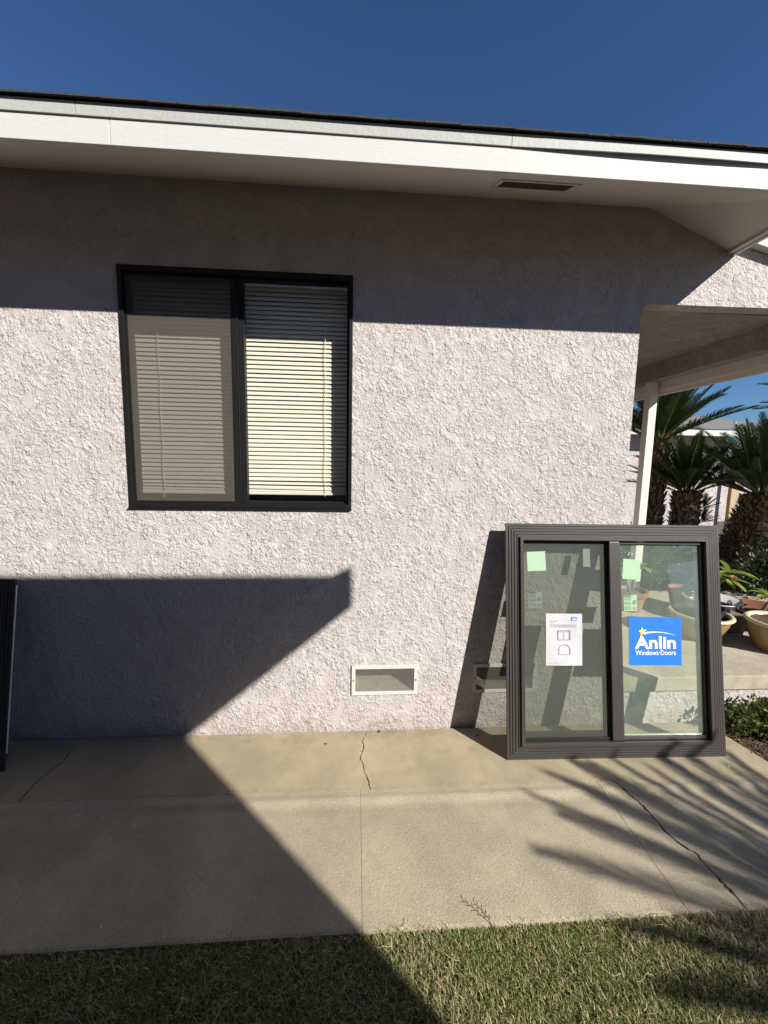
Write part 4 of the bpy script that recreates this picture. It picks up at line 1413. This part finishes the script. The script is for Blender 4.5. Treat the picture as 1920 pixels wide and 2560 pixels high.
# ================================================================== GRASS
def grass():
    n1 = 280000
    x = RNG.uniform(-2.1, 3.3, n1)
    y = -1.088 + 0.006 * np.sin(x * 9) + 0.004 * np.sin(x * 31 + 1) - RNG.random(n1) ** 1.15 * 0.62
    n2 = 26000
    x = np.concatenate([x, RNG.uniform(-4.5, 5.5, n2)])
    y = np.concatenate([y, RNG.uniform(-2.5, -1.1, n2)])
    n = len(x)
    ph = 0.28 * (np.sin(x * 5.1 + 1.3) + np.sin(x * 2.3 + y * 7.0) + np.sin(y * 11 + x * 3.7 + 2.0))
    ph = ph + 0.35 * np.sin(x * 17 + y * 13) + 0.35 * np.sin(x * 41 - y * 53) + RNG.normal(0, 1.1, n)
    over = RNG.random(n) < 0.02
    y = np.where(over & (y > -1.20), -1.090 + RNG.random(n) ** 2 * 0.022, y)
    edge = np.clip((-1.088 - y) / 0.03, 0, 1)
    L = RNG.uniform(0.008, 0.025, n) * (0.75 + 0.25 * edge)
    straw = (ph > 1.0)
    L = np.where(straw, L * 1.15, L)
    L = np.where(RNG.random(n) < 0.012, L * 1.9, L)
    w = RNG.uniform(0.0006, 0.0013, n)
    az = RNG.uniform(0, 2 * np.pi, n)
    lean = np.where(straw, RNG.uniform(0.7, 1.45, n), np.abs(RNG.normal(0.75, 0.45, n)))
    dx, dy = np.cos(az), np.sin(az)
    h1, r1 = np.cos(lean * .6) * L * .55, np.sin(lean * .6) * L * .55
    h2, r2 = h1 + np.cos(np.minimum(lean * 1.35, 1.7)) * L * .5, r1 + np.sin(np.minimum(lean * 1.35, 1.7)) * L * .5
    z0 = -0.014 + np.where(straw, RNG.uniform(0.0, 0.014, n), 0.0)
    V = np.zeros((n, 5, 3))
    sx, sy = -dy * w, dx * w
    V[:, 0] = np.stack([x - sx, y - sy, z0], 1)
    V[:, 1] = np.stack([x + sx, y + sy, z0], 1)
    V[:, 2] = np.stack([x + dx * r1 + sx * .9, y + dy * r1 + sy * .9, z0 + h1], 1)
    V[:, 3] = np.stack([x + dx * r1 - sx * .9, y + dy * r1 - sy * .9, z0 + h1], 1)
    V[:, 4] = np.stack([x + dx * r2, y + dy * r2, z0 + h2], 1)
    base = np.arange(n) * 5
    quads = np.stack([base, base + 1, base + 2, base + 3], 1)
    tris = np.stack([base + 3, base + 2, base + 4], 1)
    loops = np.concatenate([quads.reshape(-1), tris.reshape(-1)])
    starts = np.concatenate([np.arange(n) * 4, n * 4 + np.arange(n) * 3])
    me = bpy.data.meshes.new('grass')
    me.vertices.add(n * 5)
    me.vertices.foreach_set('co', V.reshape(-1))
    me.loops.add(len(loops))
    me.loops.foreach_set('vertex_index', loops.astype(np.int32))
    me.polygons.add(2 * n)
    me.polygons.foreach_set('loop_start', starts.astype(np.int32))
    me.update()
    g = np.array([0.135, 0.185, 0.050]); g2 = np.array([0.30, 0.33, 0.12]); s1 = np.array([0.46, 0.39, 0.23]); s2 = np.array([0.27, 0.215, 0.12])
    t = RNG.random((n, 1))
    colr = np.where(straw[:, None], s1 * t + s2 * (1 - t), g * t + g2 * (1 - t))
    colr = colr * RNG.uniform(.75, 1.25, (n, 1))
    at = me.color_attributes.new('tint', 'FLOAT_COLOR', 'POINT')
    buf = np.ones((n, 5, 4))
    buf[:, :, :3] = colr[:, None, :]
    at.data.foreach_set('color', buf.reshape(-1))
    me.materials.append(M['grass'])
    o = bpy.data.objects.new('grass', me)
    COL.objects.link(o)
    tag(o, 'clipped lawn of mixed green and straw blades along the walk', 'grass', kind='stuff')


grass()
ru = MB()
rg = random.Random(77)
for _ in range(70):
    x, y = rg.uniform(-1.5, 2.0), -1.10 - rg.random() * .4
    a = rg.uniform(0, 2 * PI)
    pts = []
    z = rg.uniform(.006, .022)
    for k in range(6):
        pts.append((x, y, z + rg.uniform(-.004, .004)))
        a += rg.uniform(-.6, .6)
        s = rg.uniform(.008, .02)
        x += math.cos(a) * s
        y += math.sin(a) * s * .8
    ru.tube(pts, [rg.uniform(.0005, .0010)] * 6, 4)
tag(ru.build('dead_grass_runners', M['straw']), 'pale dead grass runners lying over the lawn', 'grass', kind='stuff')

# a sprig of weed reaching over the edge of the walk
wd = thing('weed_sprig', 'small dark weed sprig reaching over the edge of the walk', 'weed', (0.50, -1.092, 0.0))
path = [(0, -.012, -.005), (-.015, .012, .014), (-.035, .035, .022), (-.055, .052, .028)]
MB().tube(path, [.0016, .0014, .0012, .0008], 5).build('stem', M['dry_leaf'], wd)
for k in range(9):
    t = 0.25 + .75 * k / 8
    i = min(2, int(t * 3)); f = t * 3 - i
    p = Vector(path[i]).lerp(Vector(path[i + 1]), f)
    a = 2.5 + (1.2 if k % 2 else -1.2) * rg.uniform(.6, 1.1)
    mb = MB()
    leaf_blade(mb, p, (math.cos(a), math.sin(a), .5), .018, .0016, .1, rg)
    mb.build('leaf', M['shrub_leaf'], wd, fix=False)

# ---- litter on the concrete
def litter(name, label, x, y, s, mat, seed, grp):
    rg = random.Random(seed)
    mb = MB()
    n = 9
    top_, bot = [], []
    for k in range(n):
        a = 2 * PI * k / n
        r_ = s * rg.uniform(.55, 1.1)
        top_.append((r_ * math.cos(a), r_ * .8 * math.sin(a), .0015 + rg.uniform(0, s * .35)))
    mb.v = [(0, 0, s * .3)] + top_ + [(p[0] * .96, p[1] * .96, max(.0003, p[2] - .0012)) for p in top_] + [(0, 0, .0006)]
    for k in range(n):
        k2 = (k + 1) % n
        mb.f += [(0, 1 + k, 1 + k2), (1 + k, 1 + n + k, 1 + n + k2, 1 + k2), (2 * n + 1, 1 + n + k2, 1 + n + k)]
    o = mb.build(name, mat)
    o.location = (x, y, 0.0006)
    return tag(o, label, 'leaf' if 'leaf' in name else 'pebble', grp)


litter('fallen_leaf', 'curled dark leaf on the concrete near the wall, right of the crack', 0.152, -0.030, .013, M['dry_leaf'], 1, 'litter on the concrete')
litter('fallen_leaf', 'small dark leaf on the concrete left of the crack', -0.165, -0.125, .008, M['dry_leaf'], 2, 'litter on the concrete')
litter('fallen_leaf', 'dry leaf lying in the shadow beside the leaning window', 0.745, -0.085, .014, M['twig'], 3, 'litter on the concrete')
litter('pebble', 'pale pebble on the concrete strip right of the leaning window', 2.06, -0.405, .008, M['pebble'], 4, 'litter on the concrete')
litter('pebble', 'tiny pale pebble on the concrete in the shadow near the wall', -0.86, -0.19, .006, M['pebble'], 5, 'litter on the concrete')
GRIT = ((-1.256, -0.558, 'leftmost pale grit speck on the shaded walk, left of the hairline joint'),
        (-1.141, -0.572, 'pale grit speck on the shaded walk just right of the hairline joint'),
        (-0.970, -0.630, 'pale grit speck in the upper of the close pair on the shaded walk'),
        (-0.921, -0.679, 'pale grit speck in the lower of the close pair on the shaded walk'),
        (-0.774, -0.568, 'pale grit speck on the shaded walk nearest the joint and shadow edge'),
        (-0.605, -0.855, 'pale grit speck farther out in the middle of the shaded walk'),
        (-0.874, -1.028, 'pale grit speck on the shaded walk close to the lawn'))
for k, (x, y, lab) in enumerate(GRIT):
    litter('pebble', lab, x, y, .0042, M['pebble'], 20 + k, 'grit specks on the walk').location.z = 0.0012

for o in list(bpy.data.objects):
    if '_world' in o.keys(): del o['_world']
